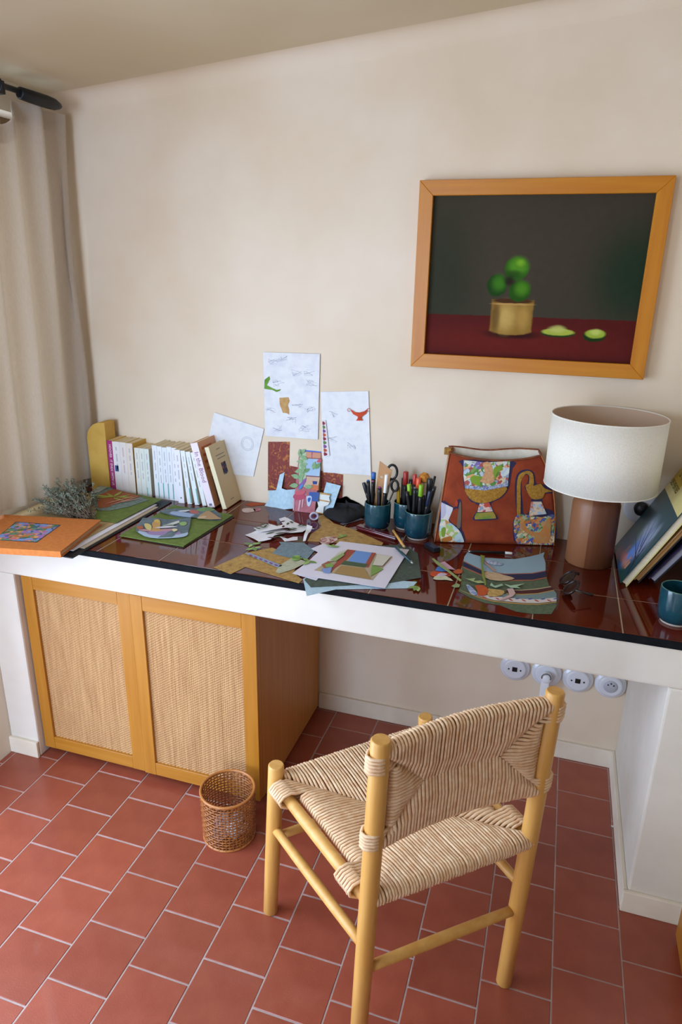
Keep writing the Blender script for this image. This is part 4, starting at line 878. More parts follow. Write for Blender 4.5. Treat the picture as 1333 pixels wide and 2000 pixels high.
for (x_, v_), a, L in zip([(-0.5684,0.2015),(-0.5610,0.2098),(-0.5538,0.1901),(-0.5634,0.1765),(-0.5542,0.1646),(-0.5659,0.1430),(-0.5540,0.1314),(-0.5416,0.1454),(-0.5749,0.1216),(-0.5582,0.1182),(-0.5776,0.0904),(-0.5286,0.0905),(-0.5136,0.1635),(-0.5003,0.1648),(-0.5506,0.1547)],
                          (100, 40, -20, 190, 20, 200, 250, 30, 170, 280, 190, 10, 80, 60, 130), (.030, .028, .030, .026, .03, .03, .032, .028, .034, .03, .034, .03, .03, .028, .03)):
    sheet('leaf', leaf(x_-L*.4*math.cos(R(a)), v_-L*.4*math.sin(R(a)), L, L*.5, R(a)), L_(5 if a % 20 else 6), .0005, lg if a % 3 else lg2, cs)

# ------------------------------------------------------------ portfolio and boards at the left end
kraft = mat('kraft_board', '#a68d62', .85, '#b59c70', 30)
bf_ = mat('portfolio_black', '#14161c', .6)
tag(B().box((-1.420, -.668, H+.0006), (-1.020, -.118, H+.0040)).build('portfolio_cover', bf_, bevel=.001), 'black portfolio cover lying under the boards at the left', 'portfolio')
tag(B().box((-1.420, -.600, H+.0045), (-1.028, -.195, H+.0075)).build('backing_board', mat('tan_board', '#b8a58c', .85), bevel=.0005), 'tan backing board lowest in the portfolio stack', 'board', 'boards in the portfolio')
tag(B().box((-1.423, -.634, H+.0080), (-1.042, -.182, H+.0110)).build('backing_board', mat('white_board', '#ddd8e0', .85), bevel=.0005), 'white board whose edge shows beside the kraft board', 'board', 'boards in the portfolio')
tag(B().box((-1.426, -.628, H+.0115), (-1.062, -.165, H+.0140)).build('backing_board', kraft, bevel=.0005), 'kraft brown board on top of the white board', 'board', 'boards in the portfolio')
felt = mat('green_sheet', '#5c6e28', .85, '#6b7d34', 60)
g1 = paper('green_board', 'green sheet under the leaf collage on the portfolio', 'board', [(-1.1760,-0.4090),(-1.0560,-0.4020),(-1.0470,-0.1400),(-1.2030,-0.1140)], 15, felt, th=.0015)
# orange book
obk = thing('orange_book', 'orange cloth-bound book with inset picture overhanging the desk edge', 'book', (-1.2, -.6, H+.015))
of = Fr((-1.087, -.436, H+.0148), (-.346, -.057, 0), (.058, -.26, 0))   # u along the back edge to the left, v toward the viewer
of.w = Vector((0, 0, 1)); of.v = Vector((.2028, -.9792, 0)); of.u = Vector((-.9792, -.2028, 0))
oc = mat('orange_cloth', '#c8752f', .8, '#bb6a28', 90, bmp=.25, bscale=600)
B().obox(of, (0, 0, 0), (.33, .268, .003)).build('back_cover', oc, obk); B().obox(of, (0, 0, .0155), (.33, .268, .0185)).build('front_cover', oc, obk)
B().obox(of, (.004, .004, .003), (.33, .264, .0155)).build('page_block', mat('book_edge', '#c9a27a', .85, '#b88c62', 400), obk); B().obox(of, (.0, .264, .003), (.33, .268, .0155)).build('spine', oc, obk)
ip = sheet('inset_picture', [(-1.3190,-0.5470),(-1.1760,-0.5230),(-1.1470,-0.6590),(-1.2730,-0.6870)], DESK(33.5), .0004, printed('inset_print', ['#4a6a3a', '#7a90c4', '#b5703f', '#5f8a68', '#9a70b0', '#d69a60', '#3f5f7a', '#c46a6a'], 70), obk)
sheet('inset_border', [(-1.3250,-0.5430),(-1.1740,-0.5180),(-1.1410,-0.6650),(-1.2730,-0.6910)], DESK(33.2), .0003, mat('inset_dark', '#3d3a3a', .8), obk)
# leaf collage on the green sheet
fc = thing('leaf_collage', 'grey-green collage with red ground and yellow-green leaves beside the herbs', 'collage', (-1.2, -.2, H+.017))
cb_ = lambda a, b_: .007*max(0, (a+1.22)/.1)**2*(1 if a > -1.22 else 0)
sheet('collage_ground', [(-1.3160,-0.1860),(-1.3340,-0.1070),(-1.3500,-0.0400),(-1.3090,-0.0790),(-1.2780,-0.0980),(-1.2120,-0.1210),(-1.1410,-0.1440),(-1.0830,-0.1670),(-1.1050,-0.2480),(-1.1420,-0.3140),(-1.1790,-0.3250),(-1.2020,-0.3070)], DESK(17.5), .0005, mat('collage_slate', '#5f7068', .85, '#7a8a80', 80), fc)
sheet('red_ground', [(-1.2800,-0.1970),(-1.2790,-0.1290),(-1.2710,-0.1000),(-1.1850,-0.1270),(-1.1310,-0.1430),(-1.1670,-0.2340),(-1.1710,-0.2880),(-1.1960,-0.3050)], DESK(18.2), .0005, printed('red_marble', ['#7a3a1e', '#a35a2a', '#8a4422', '#b5742e'], 40, 'swirl'), fc)
sheet('slate_corner', [(-1.3210,-0.1930),(-1.3570,-0.0430),(-1.3090,-0.0790),(-1.3000,-0.1540)], DESK(19), .0005, mat('collage_grey', '#8f9f98', .85, '#a5b3ac', 80), fc)
yl = mat('leaf_lime', '#a3a84a', .8, '#8d9a38', 90); pk = mat('twig_pink', '#c98f7a', .8)
for (x_, y_), a, L in zip([(-1.2150,-0.1880),(-1.2150,-0.1880),(-1.2150,-0.1880),(-1.2190,-0.1900),(-1.2120,-0.1840),(-1.2130,-0.1950),(-1.2020,-0.1910)], (100, 150, 185, 205, 15, -15, 60), (.075, .055, .08, .06, .07, .06, .055)):
    sheet('leaf', leaf(x_, y_, L, L*.2, R(a)), DESK(19.6+abs(a) % 7*.1), .0005, yl, fc)
for (a, b_) in zip([(-1.1960,-0.2680),(-1.1710,-0.2660),(-1.1630,-0.2400)], [(-1.1500,-0.1470),(-1.1350,-0.1540),(-1.1160,-0.1670)]):
    d = Vector(b_)-Vector(a); L = d.length; sheet('twig', leaf(a[0], a[1], L, .007, math.atan2(d.y, d.x)), DESK(20.5), .0006, pk, fc)

# ------------------------------------------------------------ dried herb bundle
hbn = thing('herb_bundle', 'dried grey-green bunch of thyme lying on the portfolio boards', 'herbs', (-1.3, -.33, H+.016))
hr = random.Random(21); sb1, lf1, lf2 = B(), B(), B()
root = Vector((-1.165, -.425, H+.024))
for k in range(150):
    tx, ty = hr.uniform(-1.365, -1.235), hr.uniform(-.40, -.225)
    if hr.random() < .45: tx, ty = hr.uniform(-1.378, -1.31), hr.uniform(-.44, -.22)
    tz = H+.018+hr.random()**1.3*.08
    s0 = root+Vector((hr.uniform(-.06, .04), hr.uniform(-.018, .022), hr.uniform(-.006, .02)))
    e1 = Vector((tx, ty, tz)); mid = s0.lerp(e1, .5)+Vector((hr.uniform(-.015, .015), hr.uniform(-.015, .015), hr.uniform(0, .02)))
    pts = []
    for i in range(7):
        t = i/6; pts.append(s0*(1-t)**2+mid*2*t*(1-t)+e1*t*t)
    sb1.tube(pts, [.0010]*4+[.0008, .0006, .0004], 4, False)
    for i in range(44):
        t = .12+.88*hr.random()**.7; p = s0*(1-t)**2+mid*2*t*(1-t)+e1*t*t
        d = Vector((hr.gauss(0, 1), hr.gauss(0, 1), hr.gauss(0, .8))).normalized()+(e1-s0).normalized()*.7
        d = d.normalized()*hr.uniform(.006, .013); sd = d.orthogonal().normalized()*.0014
        q = p+d
        if q.z < H+.0165: continue
        (lf1 if hr.random() < .6 else lf2).add([p, p+d*.5+sd, q, p+d*.5-sd], [(0, 1, 2, 3)])
for nm, b_, c1, c2 in (('stem', sb1, '#6a5648', '#84705c'), ('foliage', lf1, '#6f7a68', '#8d9a88'), ('foliage', lf2, '#5a5f4e', '#6f6a58')):
    o = b_.build(nm, mat('herb_'+c1.strip('#'), c1, .85, c2, 90), hbn); o['kind'] = 'stuff'

# ------------------------------------------------------------ green board with two collages
gb = paper('green_board', 'green board with two cut collages in front of the book row', 'board', [(-0.9960,-0.4730),(-0.7640,-0.4820),(-0.7500,-0.1730),(-0.9940,-0.1550)], 3, felt, th=.0028)
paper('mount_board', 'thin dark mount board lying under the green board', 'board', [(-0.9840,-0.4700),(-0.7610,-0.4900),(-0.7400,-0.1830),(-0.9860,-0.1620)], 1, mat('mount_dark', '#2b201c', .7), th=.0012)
def collage(label, pts, lvl, base, frags):
    c = thing('cut_collage', label, 'collage', (pts[0][0], pts[0][1], H+lvl/1000), 'cut collages on the green board')
    sheet('collage_ground', pts, DESK(lvl), .0005, base, c, bend=lambda a, b_: .002*math.sin(a*50)+.002)
    for k, (nm, col, p) in enumerate(frags): sheet(nm, blob(p, 2), DESK(lvl+3.2+.35*k), .0004, mat('fr_'+col.strip('#'), col, .8, None), c)
    return c
slate = mat('collage_slate2', '#5a6a72', .85, '#6f7f86', 80)
c1_ = collage('fan-shaped collage with a yellow figure at the front of the green board', [(-1.0140,-0.3140),(-0.9340,-0.2990),(-0.8640,-0.2570),(-0.8290,-0.3280),(-0.7970,-0.4000),(-0.8080,-0.4280),(-0.8670,-0.4590),(-0.9140,-0.4560),(-0.9610,-0.4340),(-0.9870,-0.3920)], 6.5, slate,
  [('river', '#a9bcd0', [(-0.9650,-0.4250),(-0.9080,-0.4310),(-0.8200,-0.4080),(-0.8050,-0.3840),(-0.7930,-0.4110),(-0.8080,-0.4340),(-0.8650,-0.4630),(-0.9140,-0.4600)]), ('lilac_field', '#9a80a8', [(-0.9240,-0.4280),(-0.8880,-0.3970),(-0.8290,-0.3930),(-0.8210,-0.4120),(-0.8690,-0.4390),(-0.9070,-0.4440)]),
   ('pink_bank', '#b98a90', [(-0.9690,-0.4130),(-0.9250,-0.4060),(-0.8730,-0.3770),(-0.8450,-0.3760),(-0.8730,-0.4000),(-0.9370,-0.4260)]), ('figure', '#c49a5a', [(-0.9530,-0.3550),(-0.9560,-0.3210),(-0.9320,-0.3370),(-0.9060,-0.3850),(-0.8890,-0.4060),(-0.9150,-0.4160),(-0.9310,-0.3850)]), ('halo', '#d6b45a', [(-0.9600,-0.3330),(-0.9560,-0.3160),(-0.9380,-0.3290),(-0.9380,-0.3440)]),
   ('yellow_figure', '#cfc07a', [(-0.9720,-0.3710),(-0.9620,-0.3630),(-0.9400,-0.3780),(-0.9200,-0.4130),(-0.9410,-0.4070)]), ('white_bird', '#c9cfc9', [(-0.9070,-0.3660),(-0.8960,-0.3380),(-0.8840,-0.3040),(-0.8720,-0.3240),(-0.8830,-0.3480),(-0.8980,-0.3580)]), ('bird_shade', '#6f7f6a', [(-0.9030,-0.3790),(-0.8990,-0.3560),(-0.8770,-0.3450),(-0.8770,-0.3690)]),
   ('green_tuft', '#8fae6a', [(-0.8720,-0.3240),(-0.8560,-0.3080),(-0.8390,-0.3310),(-0.8490,-0.3450)]), ('red_house', '#b0603a', [(-0.9780,-0.4020),(-0.9650,-0.3920),(-0.9510,-0.4110),(-0.9650,-0.4180)]), ('white_ribbon', '#d6d3d9', [(-0.9180,-0.3940),(-0.8930,-0.3660),(-0.8560,-0.3580),(-0.8840,-0.3810)]), ('pale_figure', '#d9d0a0', [(-0.8600,-0.3860),(-0.8510,-0.3780),(-0.8390,-0.3870),(-0.8430,-0.4030)])])
c2_ = collage('long narrow collage with a brown hill at the back of the green board', [(-0.9980,-0.2400),(-0.9850,-0.2140),(-0.9410,-0.1860),(-0.8930,-0.1510),(-0.8310,-0.1550),(-0.7880,-0.1880),(-0.7600,-0.2440),(-0.8010,-0.2540),(-0.8430,-0.2550),(-0.9070,-0.2640),(-0.9720,-0.2540)], 6.5, slate,
  [('river', '#9fb4d4', [(-0.9610,-0.2350),(-0.9300,-0.2180),(-0.8580,-0.2280),(-0.8400,-0.2470),(-0.8840,-0.2590),(-0.9390,-0.2530)]), ('white_bird', '#d3d6d9', [(-0.9390,-0.2160),(-0.9190,-0.1980),(-0.9010,-0.1910),(-0.9100,-0.2140)]), ('red_cloth', '#b56a62', [(-0.9040,-0.1980),(-0.8910,-0.1870),(-0.8660,-0.1990),(-0.8630,-0.2190),(-0.8830,-0.2220)]),
   ('green_tuft', '#7a9a62', [(-0.8850,-0.1850),(-0.8700,-0.1520),(-0.8310,-0.1540),(-0.8280,-0.1740),(-0.8620,-0.1930)]), ('hill', '#b5936a', [(-0.8410,-0.2530),(-0.8450,-0.1970),(-0.8350,-0.1820),(-0.7800,-0.2250),(-0.7620,-0.2380),(-0.7990,-0.2570)]), ('leaf', '#6f8f5a', [(-0.8600,-0.1700),(-0.8600,-0.1420),(-0.8430,-0.1530),(-0.8430,-0.1800)]), ('shore', '#c9b08f', [(-0.8400,-0.2610),(-0.8300,-0.2330),(-0.8140,-0.2430),(-0.8220,-0.2610)])])
# scraps near the leaning books
paper('paper_scrap', 'orange paper scrap by the foot of the cream leaning book', 'scrap', [(-0.7640,-0.0490),(-0.7550,-0.0180),(-0.7090,-0.0060),(-0.6980,-0.0240),(-0.7370,-0.0570)], .6, mat('scrap_orange', '#a8481c', .8))
paper('paper_scrap', 'pale pink shell-shaped scrap beyond the green board', 'scrap', blob([(-0.7520,-0.0990),(-0.7450,-0.0790),(-0.7160,-0.0770),(-0.7010,-0.0980),(-0.7190,-0.1220),(-0.7380,-0.1200)]), .6, mat('scrap_shell', '#d3bfb4', .8, '#b9a096', 90))
paper('paper_scrap', 'tiny red and lilac scrap beside the shell-shaped one', 'scrap', [(-0.7160,-0.0850),(-0.7100,-0.0650),(-0.6910,-0.0670),(-0.6850,-0.0880),(-0.6980,-0.1050)], .6, mat('scrap_redlilac', '#b58a9a', .8, '#a8402e', 90))

# ------------------------------------------------------------ cut papers in the middle of the desk
whp = mat('cut_white', '#e4e2e4', .8)
curl = lambda a, b_: .0035*math.sin(a*38)*math.sin(b_*45)+.0036
ws1 = paper('cut_sheet', 'white sheet riddled with leaf-shaped holes, front of the pair', 'paper', [(-0.6340,-0.3240),(-0.6040,-0.2600),(-0.5400,-0.2360),(-0.4920,-0.2370),(-0.4600,-0.2110),(-0.4670,-0.2500),(-0.5170,-0.2680),(-0.5380,-0.3110),(-0.5380,-0.3400),(-0.5670,-0.3670)], 1.2, whp, bend=curl)
ws2 = paper('cut_sheet', 'white sheet with cut blossom holes, behind the other cut sheet', 'paper', [(-0.6280,-0.2700),(-0.6020,-0.2130),(-0.5580,-0.2400),(-0.5470,-0.2190),(-0.5840,-0.1650),(-0.5700,-0.1450),(-0.5230,-0.1800),(-0.4720,-0.1940),(-0.4390,-0.2140),(-0.4720,-0.2370),(-0.5230,-0.2380),(-0.5680,-0.2840),(-0.5940,-0.2980)], 6.2, whp, bend=lambda a, b_: .003*math.sin(a*45+1)+.003)
hole = mat('hole_maroon', '#4a1612', .5); hgreen = mat('hole_green', '#3f4f2a', .7)
def bend_sheet(pts, par, m, lift): sheet('cut_motif', pts, DESK(lift), .0004, m, par)
for k, pt_ in enumerate([(-0.6120,-0.2660),(-0.6060,-0.2500),(-0.5830,-0.2640),(-0.5810,-0.2400),(-0.5880,-0.2830),(-0.5780,-0.2620),(-0.5440,-0.1850),(-0.5260,-0.1970),(-0.5260,-0.1820),(-0.4900,-0.1970),(-0.4760,-0.2100),(-0.4870,-0.2150),(-0.5260,-0.2470),(-0.4900,-0.2560),(-0.4770,-0.2420)]):
    ws = ws2; sheet('cut_motif', leaf(pt_[0]-.01, pt_[1], .022, .009, R(20+37*k)), DESK(12.8), .0003, hgreen if k % 3 else hole, ws)
for k, pt_ in enumerate([(-0.5410,-0.3340),(-0.5270,-0.3210),(-0.5190,-0.2870),(-0.5310,-0.2960),(-0.5110,-0.2670),(-0.5570,-0.3100)]):
    sheet('cut_motif', leaf(pt_[0]-.012, pt_[1], .034, .008, R(10+9*k)), DESK(8.6), .0003, hgreen if k % 2 else hole, ws1)
paper('paper_strip', 'curling white paper strip between the cut sheets and the tan paper', 'paper', [(-0.4700,-0.2010),(-0.4480,-0.2080),(-0.4400,-0.2550),(-0.4280,-0.3260),(-0.4350,-0.3310),(-0.4510,-0.2680)], 9.5, whp, bend=lambda a, b_: .004*math.sin(b_*60)+.004)
paper('cut_sheet', 'small white offcut in front of the holed sheets', 'paper', [(-0.5320,-0.2940),(-0.4960,-0.3060),(-0.4850,-0.2850),(-0.4720,-0.2800),(-0.4620,-0.3060),(-0.4740,-0.3150),(-0.4950,-0.3310),(-0.5140,-0.3090)], 1.0, whp)
mapm = printed('tan_map_paper', ['#6a5228', '#a6803f', '#b58f4c', '#c29d5c'], 55, 'grain')
paper('tan_paper', 'tan patterned paper with a notched edge at the desk front', 'paper', [(-0.6100,-0.5850),(-0.5670,-0.4510),(-0.5120,-0.3910),(-0.4010,-0.4410),(-0.3840,-0.5410),(-0.3440,-0.5760),(-0.3450,-0.6010),(-0.5260,-0.5510),(-0.5440,-0.6090)], .8, mapm)
paper('tan_paper', 'tan patterned paper behind the white drawing, beneath the pen cups', 'paper', [(-0.4750,-0.0760),(-0.4650,-0.0490),(-0.4030,-0.1210),(-0.3250,-0.1540),(-0.2030,-0.2340),(-0.2020,-0.2570),(-0.3010,-0.2730),(-0.3430,-0.2850),(-0.4300,-0.3050),(-0.4410,-0.2400),(-0.4310,-0.1670)], .8, mapm)
paper('slate_paper', 'grey-blue jagged marbled paper left of the white drawing', 'paper', [(-0.4940,-0.4340),(-0.4960,-0.3600),(-0.5100,-0.3420),(-0.4350,-0.3220),(-0.3820,-0.3710),(-0.3800,-0.4380),(-0.4430,-0.4470)], 2, printed('slate_marble', ['#4a5a62', '#7a8f98', '#64767e', '#8fa3aa'], 60, 'grain'))
paper('tracing_paper', 'pale green-grey tracing paper with leaf sprigs', 'paper', [(-0.4310,-0.5570),(-0.4380,-0.5140),(-0.4240,-0.4400),(-0.3710,-0.4620),(-0.3910,-0.5230),(-0.4170,-0.5640)], 2.8, mat('tracing', '#a8a98c', .7, '#b9b89e', 80))
bsx = paper('patterned_strip', 'blue and mauve checked paper strip on the tan paper', 'paper', [(-0.5660,-0.4660),(-0.5580,-0.4560),(-0.4290,-0.5100),(-0.4380,-0.5270)], 2.8, mat('strip_blue', '#8f9ab5', .8))
for k in range(6):
    t = .06+k*.155; (p0,), (p1,) = [(-0.5600,-0.4650)], [(-0.4330,-0.5180)]
    x_, y_ = p0[0]+(p1[0]-p0[0])*t, p0[1]+(p1[1]-p0[1])*t
    sheet('strip_check', leaf(x_, y_, .018, .008, R(-38)), DESK(3.4), .0003, mat('strip_mauve', '#7a4f78', .8), bsx)
def sprig(label, pts, lvl, cols, seed):
    s = thing('leaf_sprig', label, 'paper cutout', (pts[0][0], pts[0][1], H+lvl/1000), 'green leaf cutouts among the papers'); r0 = random.Random(seed)
    for k, (x_, y_) in enumerate(pts):
        for j in range(3):
            a = r0.uniform(0, 6.28); L = r0.uniform(.022, .034)
            sheet('leaf', leaf(x_, y_, L, L*.42, a), DESK(lvl+.3*(3*k+j)), .0004, mat('lf_'+cols[j % len(cols)].strip('#'), cols[j % len(cols)], .8), s)
sprig('light green leaf sprig by the tip of the checked strip', [(-0.5790,-0.3930),(-0.5590,-0.4170)], 3.2, ['#8fae5a', '#a8bf70', '#6f9548'], 1)
sprig('green leaf sprig lying across the tracing paper', [(-0.4250,-0.4380),(-0.3980,-0.4490),(-0.3670,-0.4590)], 4.2, ['#7d9f4a', '#95b360', '#678c3c'], 2)
sprig('small green sprig beside the pink flower scrap', [(-0.3350,-0.2360)], 3, ['#7d9848', '#94a95c'], 3)
sprig('tiny green leaf at the left corner of the white drawing', [(-0.3400,-0.3380)], 7.8, ['#7fa050', '#98b468'], 4)
sprig('green leaf cutout at the right end of the pale blue sheet', [(-0.0370,-0.5150)], 4, ['#8a9f58', '#a3b570', '#74904a'], 5)
paper('paper_scrap', 'pink flower scrap above the white drawing', 'scrap', blob([(-0.3970,-0.2850),(-0.3880,-0.2550),(-0.3630,-0.2410),(-0.3440,-0.2610),(-0.3520,-0.2930),(-0.3730,-0.3160)]), 2.2, printed('flower_print', ['#c9a8a0', '#a86a68', '#d6c0b0', '#8a4a50'], 120))
paper('blue_sheet', 'pale blue sheet sticking out over the desk front edge', 'paper', [(-0.3440,-0.5700),(-0.2980,-0.6660),(-0.2390,-0.6030),(-0.0500,-0.5270),(-0.0440,-0.4820),(-0.1210,-0.4960),(-0.3340,-0.5480)], .8, skyb)
dgr = mat('dark_green_paper', '#3f4a40', .85, '#4f5a4e', 90)
paper('dark_green_sheet', 'dark green sheet under the white drawing', 'paper', [(-0.3380,-0.5770),(-0.3050,-0.6150),(-0.1190,-0.5220),(-0.0380,-0.4530),(-0.0830,-0.2840),(-0.1390,-0.2280),(-0.3290,-0.3290)], 1.8, dgr)
lil = mat('lilac_white', '#dcd6e2', .8)
paper('white_sheet', 'plain white sheet peeking out left of the window drawing', 'paper', [(-0.3830,-0.5520),(-0.3710,-0.4620),(-0.3670,-0.3830),(-0.3960,-0.3640),(-0.3760,-0.3150),(-0.3130,-0.3260),(-0.2980,-0.4890),(-0.3050,-0.5730)], 3.4, lil)
dr = thing('window_drawing', 'white sheet with a printed window scene in blue and brick red', 'drawing', (-.3, -.4, H+.005))
sheet('drawing_sheet', [(-0.3320,-0.2790),(-0.1120,-0.2720),(-0.1150,-0.5600),(-0.3580,-0.5590)], DESK(5), .0005, lil, dr)
for k, (nm, c, pts) in enumerate((('print_ground', '#b5a488', [(-0.2900,-0.3340),(-0.1480,-0.3430),(-0.1590,-0.5230),(-0.3320,-0.5160)]), ('print_blue', '#6d94d0', [(-0.2620,-0.3360),(-0.2120,-0.3360),(-0.1980,-0.4290),(-0.2610,-0.4250)]), ('print_red', '#a04a36', [(-0.2870,-0.3390),(-0.2620,-0.3360),(-0.2680,-0.4320),(-0.2800,-0.4790),(-0.2820,-0.5120),(-0.2910,-0.5090)]),
      ('print_red', '#a04a36', [(-0.2120,-0.3360),(-0.2000,-0.3360),(-0.1930,-0.4470),(-0.2060,-0.4450)]), ('print_awning', '#44583a', [(-0.2710,-0.4240),(-0.1990,-0.4250),(-0.2020,-0.4500),(-0.2730,-0.4520)]), ('print_leaves', '#7a9a4a', [(-0.1820,-0.4560),(-0.1910,-0.3860),(-0.1820,-0.3890),(-0.1790,-0.4290),(-0.1490,-0.4440),(-0.1700,-0.5030)]),
      ('print_brown', '#a3824e', [(-0.2690,-0.4620),(-0.2030,-0.4570),(-0.1760,-0.5050),(-0.1640,-0.5230),(-0.2720,-0.5170)]), ('print_tiles', '#9a5a40', [(-0.3240,-0.4750),(-0.3130,-0.4440),(-0.2950,-0.4650),(-0.3040,-0.5010)]), ('print_chair', '#7b95c8', [(-0.3130,-0.5040),(-0.2890,-0.4820),(-0.2810,-0.5240),(-0.3010,-0.5250)]),
      ('print_plant', '#7fa24c', [(-0.3140,-0.4720),(-0.2980,-0.4560),(-0.2850,-0.4810),(-0.3050,-0.4910)]), ('print_stone', '#c9c4b0', [(-0.2860,-0.3390),(-0.2940,-0.4370),(-0.3120,-0.4480),(-0.3040,-0.3700)]), ('print_foliage', '#94a86a', [(-0.3100,-0.4360),(-0.2920,-0.3730),(-0.2820,-0.3870),(-0.2920,-0.4430)]), ('print_wall', '#cfc9ba', [(-0.1920,-0.3510),(-0.1500,-0.3520),(-0.1560,-0.4270),(-0.1840,-0.4310)]))):
    sheet(nm, pts, DESK(5.7+.3*k), .0003, mat('pr_'+c.strip('#'), c, .8), dr)

# ------------------------------------------------------------ small tools on the desk
mar = mat('maroon_lacquer', '#4a1018', .15, '#5f1820', 30, coat=.5)
mc = Fr((-.318, -.150, H+.0017), (.146, -.058, 0), (.058, .146, 0))
mcs = thing('pencil_case', 'glossy maroon slim pencil case in front of the pen cups', 'pencil case', (-.25, -.17, H+.001))
B().obox(mc, (0, 0, 0), (.160, .024, .009)).build('case_body', mar, mcs, bevel=.003); B().obox(mc, (.001, .001, .0095), (.159, .023, .013)).build('case_lid', mar, mcs, bevel=.002)
(wa,), (wb,) = [(-0.1870,-0.1710)], [(-0.1330,-0.2550)]
stk = thing('wooden_stick', 'short pale wooden stick resting on the maroon pencil case', 'stick', (wa[0], wa[1], H+.01))
B().tube([(wa[0], wa[1], H+.0215), (wb[0], wb[1], H+.0075)], [.004, .0042], 10).build('shaft', ash_h, stk)
B().tube([(wb[0], wb[1], H+.0075), (wb[0]+.004, wb[1]-.006, H+.0068)], [.0042, .003], 10).build('sanded_tip', mat('pale_tip', '#d9bf92', .7), stk)
(pa,), (pb_,) = [(-0.1520,-0.2870)], [(-0.0760,-0.3870)]
pen = thing('teal_pen', 'dark teal pen lying on the dark green sheet', 'pen', (pa[0], pa[1], H+.011))
pa, pb_ = Vector((pa[0], pa[1], H+.0148)), Vector((pb_[0], pb_[1], H+.0118)); tp = mat('pen_teal', '#143a42', .3)
B().tube([pa, pa.lerp(pb_, .03), pa.lerp(pb_, .88)], [.003, .0042, .0042], 12).build('barrel', tp, pen)
B().tube([pa.lerp(pb_, .88), pa.lerp(pb_, .93), pb_], [.0044, .0042, .0022], 12).build('metal_tip', mat('pen_metal', '#9aa09a', .3, metal=.8), pen)
B().tube([pa.lerp(pb_, .05)+Vector((0, 0, .0055)), pa.lerp(pb_, .35)+Vector((0, 0, .0055))], .0009, 6).build('clip', MATS['pen_metal'], pen)
(ra,), (rb_,) = [(-0.3680,-0.1290)], [(-0.3190,-0.0510)]
d = Vector((rb_[0]-ra[0], rb_[1]-ra[1], 0)); rl = thing('steel_ruler', 'narrow steel ruler between the black cloth and the tan paper', 'ruler', (ra[0], ra[1], H+.002))
rf = Fr((ra[0], ra[1], H+.0020), d, (-d.y, d.x, 0)); B().obox(rf, (0, 0, 0), (d.length, .016, .001)).build('ruler_body', mat('ruler_steel', '#9d9aa6', .3, metal=.7), rl)
for k in range(8): B().obox(rf, (.006+k*.009, .010, .001), (.0064+k*.009, .016, .0012)).build('tick_mark', blkp, rl)
# black cloth pouch
bm = bmesh.new(); pp = blob([(-0.4640,-0.0540),(-0.4450,0.0230),(-0.4450,0.0830),(-0.4090,0.1100),(-0.3570,0.0920),(-0.3250,-0.0020),(-0.3410,-0.0700),(-0.3640,-0.1110),(-0.4040,-0.1030)], 3)
cxp, cyp = sum(p[0] for p in pp)/len(pp), sum(p[1] for p in pp)/len(pp); rings = []
for k, s in enumerate((1, 1.0, .93, .8, .6, .35, .1)):
    zz_ = (0, .006, .013, .018, .021, .022, .022)[k]
    rings.append([bm.verts.new((cxp+(x-cxp)*s, min(cyp+(y-cyp)*s, -.004), H+.0022+zz_+(.006*math.sin(x*90)*math.sin(y*70+1) if k > 1 else 0)+(.012*max(0, (y+.06)/.06) if k > 1 else 0))) for x, y in pp])
for a, b_ in zip(rings, rings[1:]):
    for i in range(len(a)): bm.faces.new((a[i], a[(i+1) % len(a)], b_[(i+1) % len(a)], b_[i]))
bm.faces.new(rings[-1]); bm.faces.new(list(reversed(rings[0]))); bmesh.ops.recalc_face_normals(bm, faces=bm.faces[:])
me = bpy.data.meshes.new('fabric_pouch'); bm.to_mesh(me); bm.free(); me.polygons.foreach_set('use_smooth', [True]*len(me.polygons))
tag(link('fabric_pouch', me, mat('black_cloth', '#0d0e11', .85, '#17181c', 200, bmp=.3, bscale=600)), 'crumpled black fabric pouch against the wall left of the pen cups', 'pouch')
# tape roll
(tx,) = [(-0.4750,-0.1170)]
tr = thing('tape_roll', 'small roll of clear tape behind the cut sheets', 'tape', (tx[0], tx[1], H+.001))
B().tube([(tx[0]+.012*math.cos(a), tx[1]+.005*math.cos(a), H+.0162+.012*math.sin(a)) for a in [2*math.pi*i/28 for i in range(29)]], .0036, 8, False).build('tape', mat('clear_tape', '#b9b4c0', .15), tr)
B().tube([(tx[0]+.008*math.cos(a), tx[1]+.0034*math.cos(a), H+.0162+.008*math.sin(a)) for a in [2*math.pi*i/28 for i in range(29)]], .0018, 8, False).build('core', mat('tape_core', '#5a4a80', .5), tr)
# black box, craft knife
(q0,), (q1,), (q2,) = [(-0.0760,-0.2270)], [(-0.0320,-0.2700)], [(-0.0140,-0.2380)]
u_ = Vector((q1[0]-q0[0], q1[1]-q0[1], 0)); v_ = Vector((q2[0]-q1[0], q2[1]-q1[1], 0))
bxf = Fr((q0[0], q0[1], H+.0006), u_, (-u_.y, u_.x, 0))
bx_ = thing('black_tin', 'small black tin with blue-grey lid in front of the bag', 'tin', (q0[0], q0[1], H))
B().obox(bxf, (0, 0, 0), (.052, .026, .012)).build('tin_body', blkp, bx_, bevel=.002); B().obox(bxf, (.001, .001, .0124), (.051, .025, .0150)).build('tin_lid', mat('tin_lid', '#202a44', .25), bx_, bevel=.001)
(k0,), (k1,), (k2,), (k3,) = [(0.0460,-0.2320)], [(0.0670,-0.2210)], [(0.1670,-0.1950)], [(0.1890,-0.1930)]
kn = thing('craft_knife', 'craft knife with black handle and steel blade before the bag', 'knife', (k1[0], k1[1], H))
kv = [Vector((p[0], p[1], H+.0052)) for p in (k0, k1, k2, k3)]
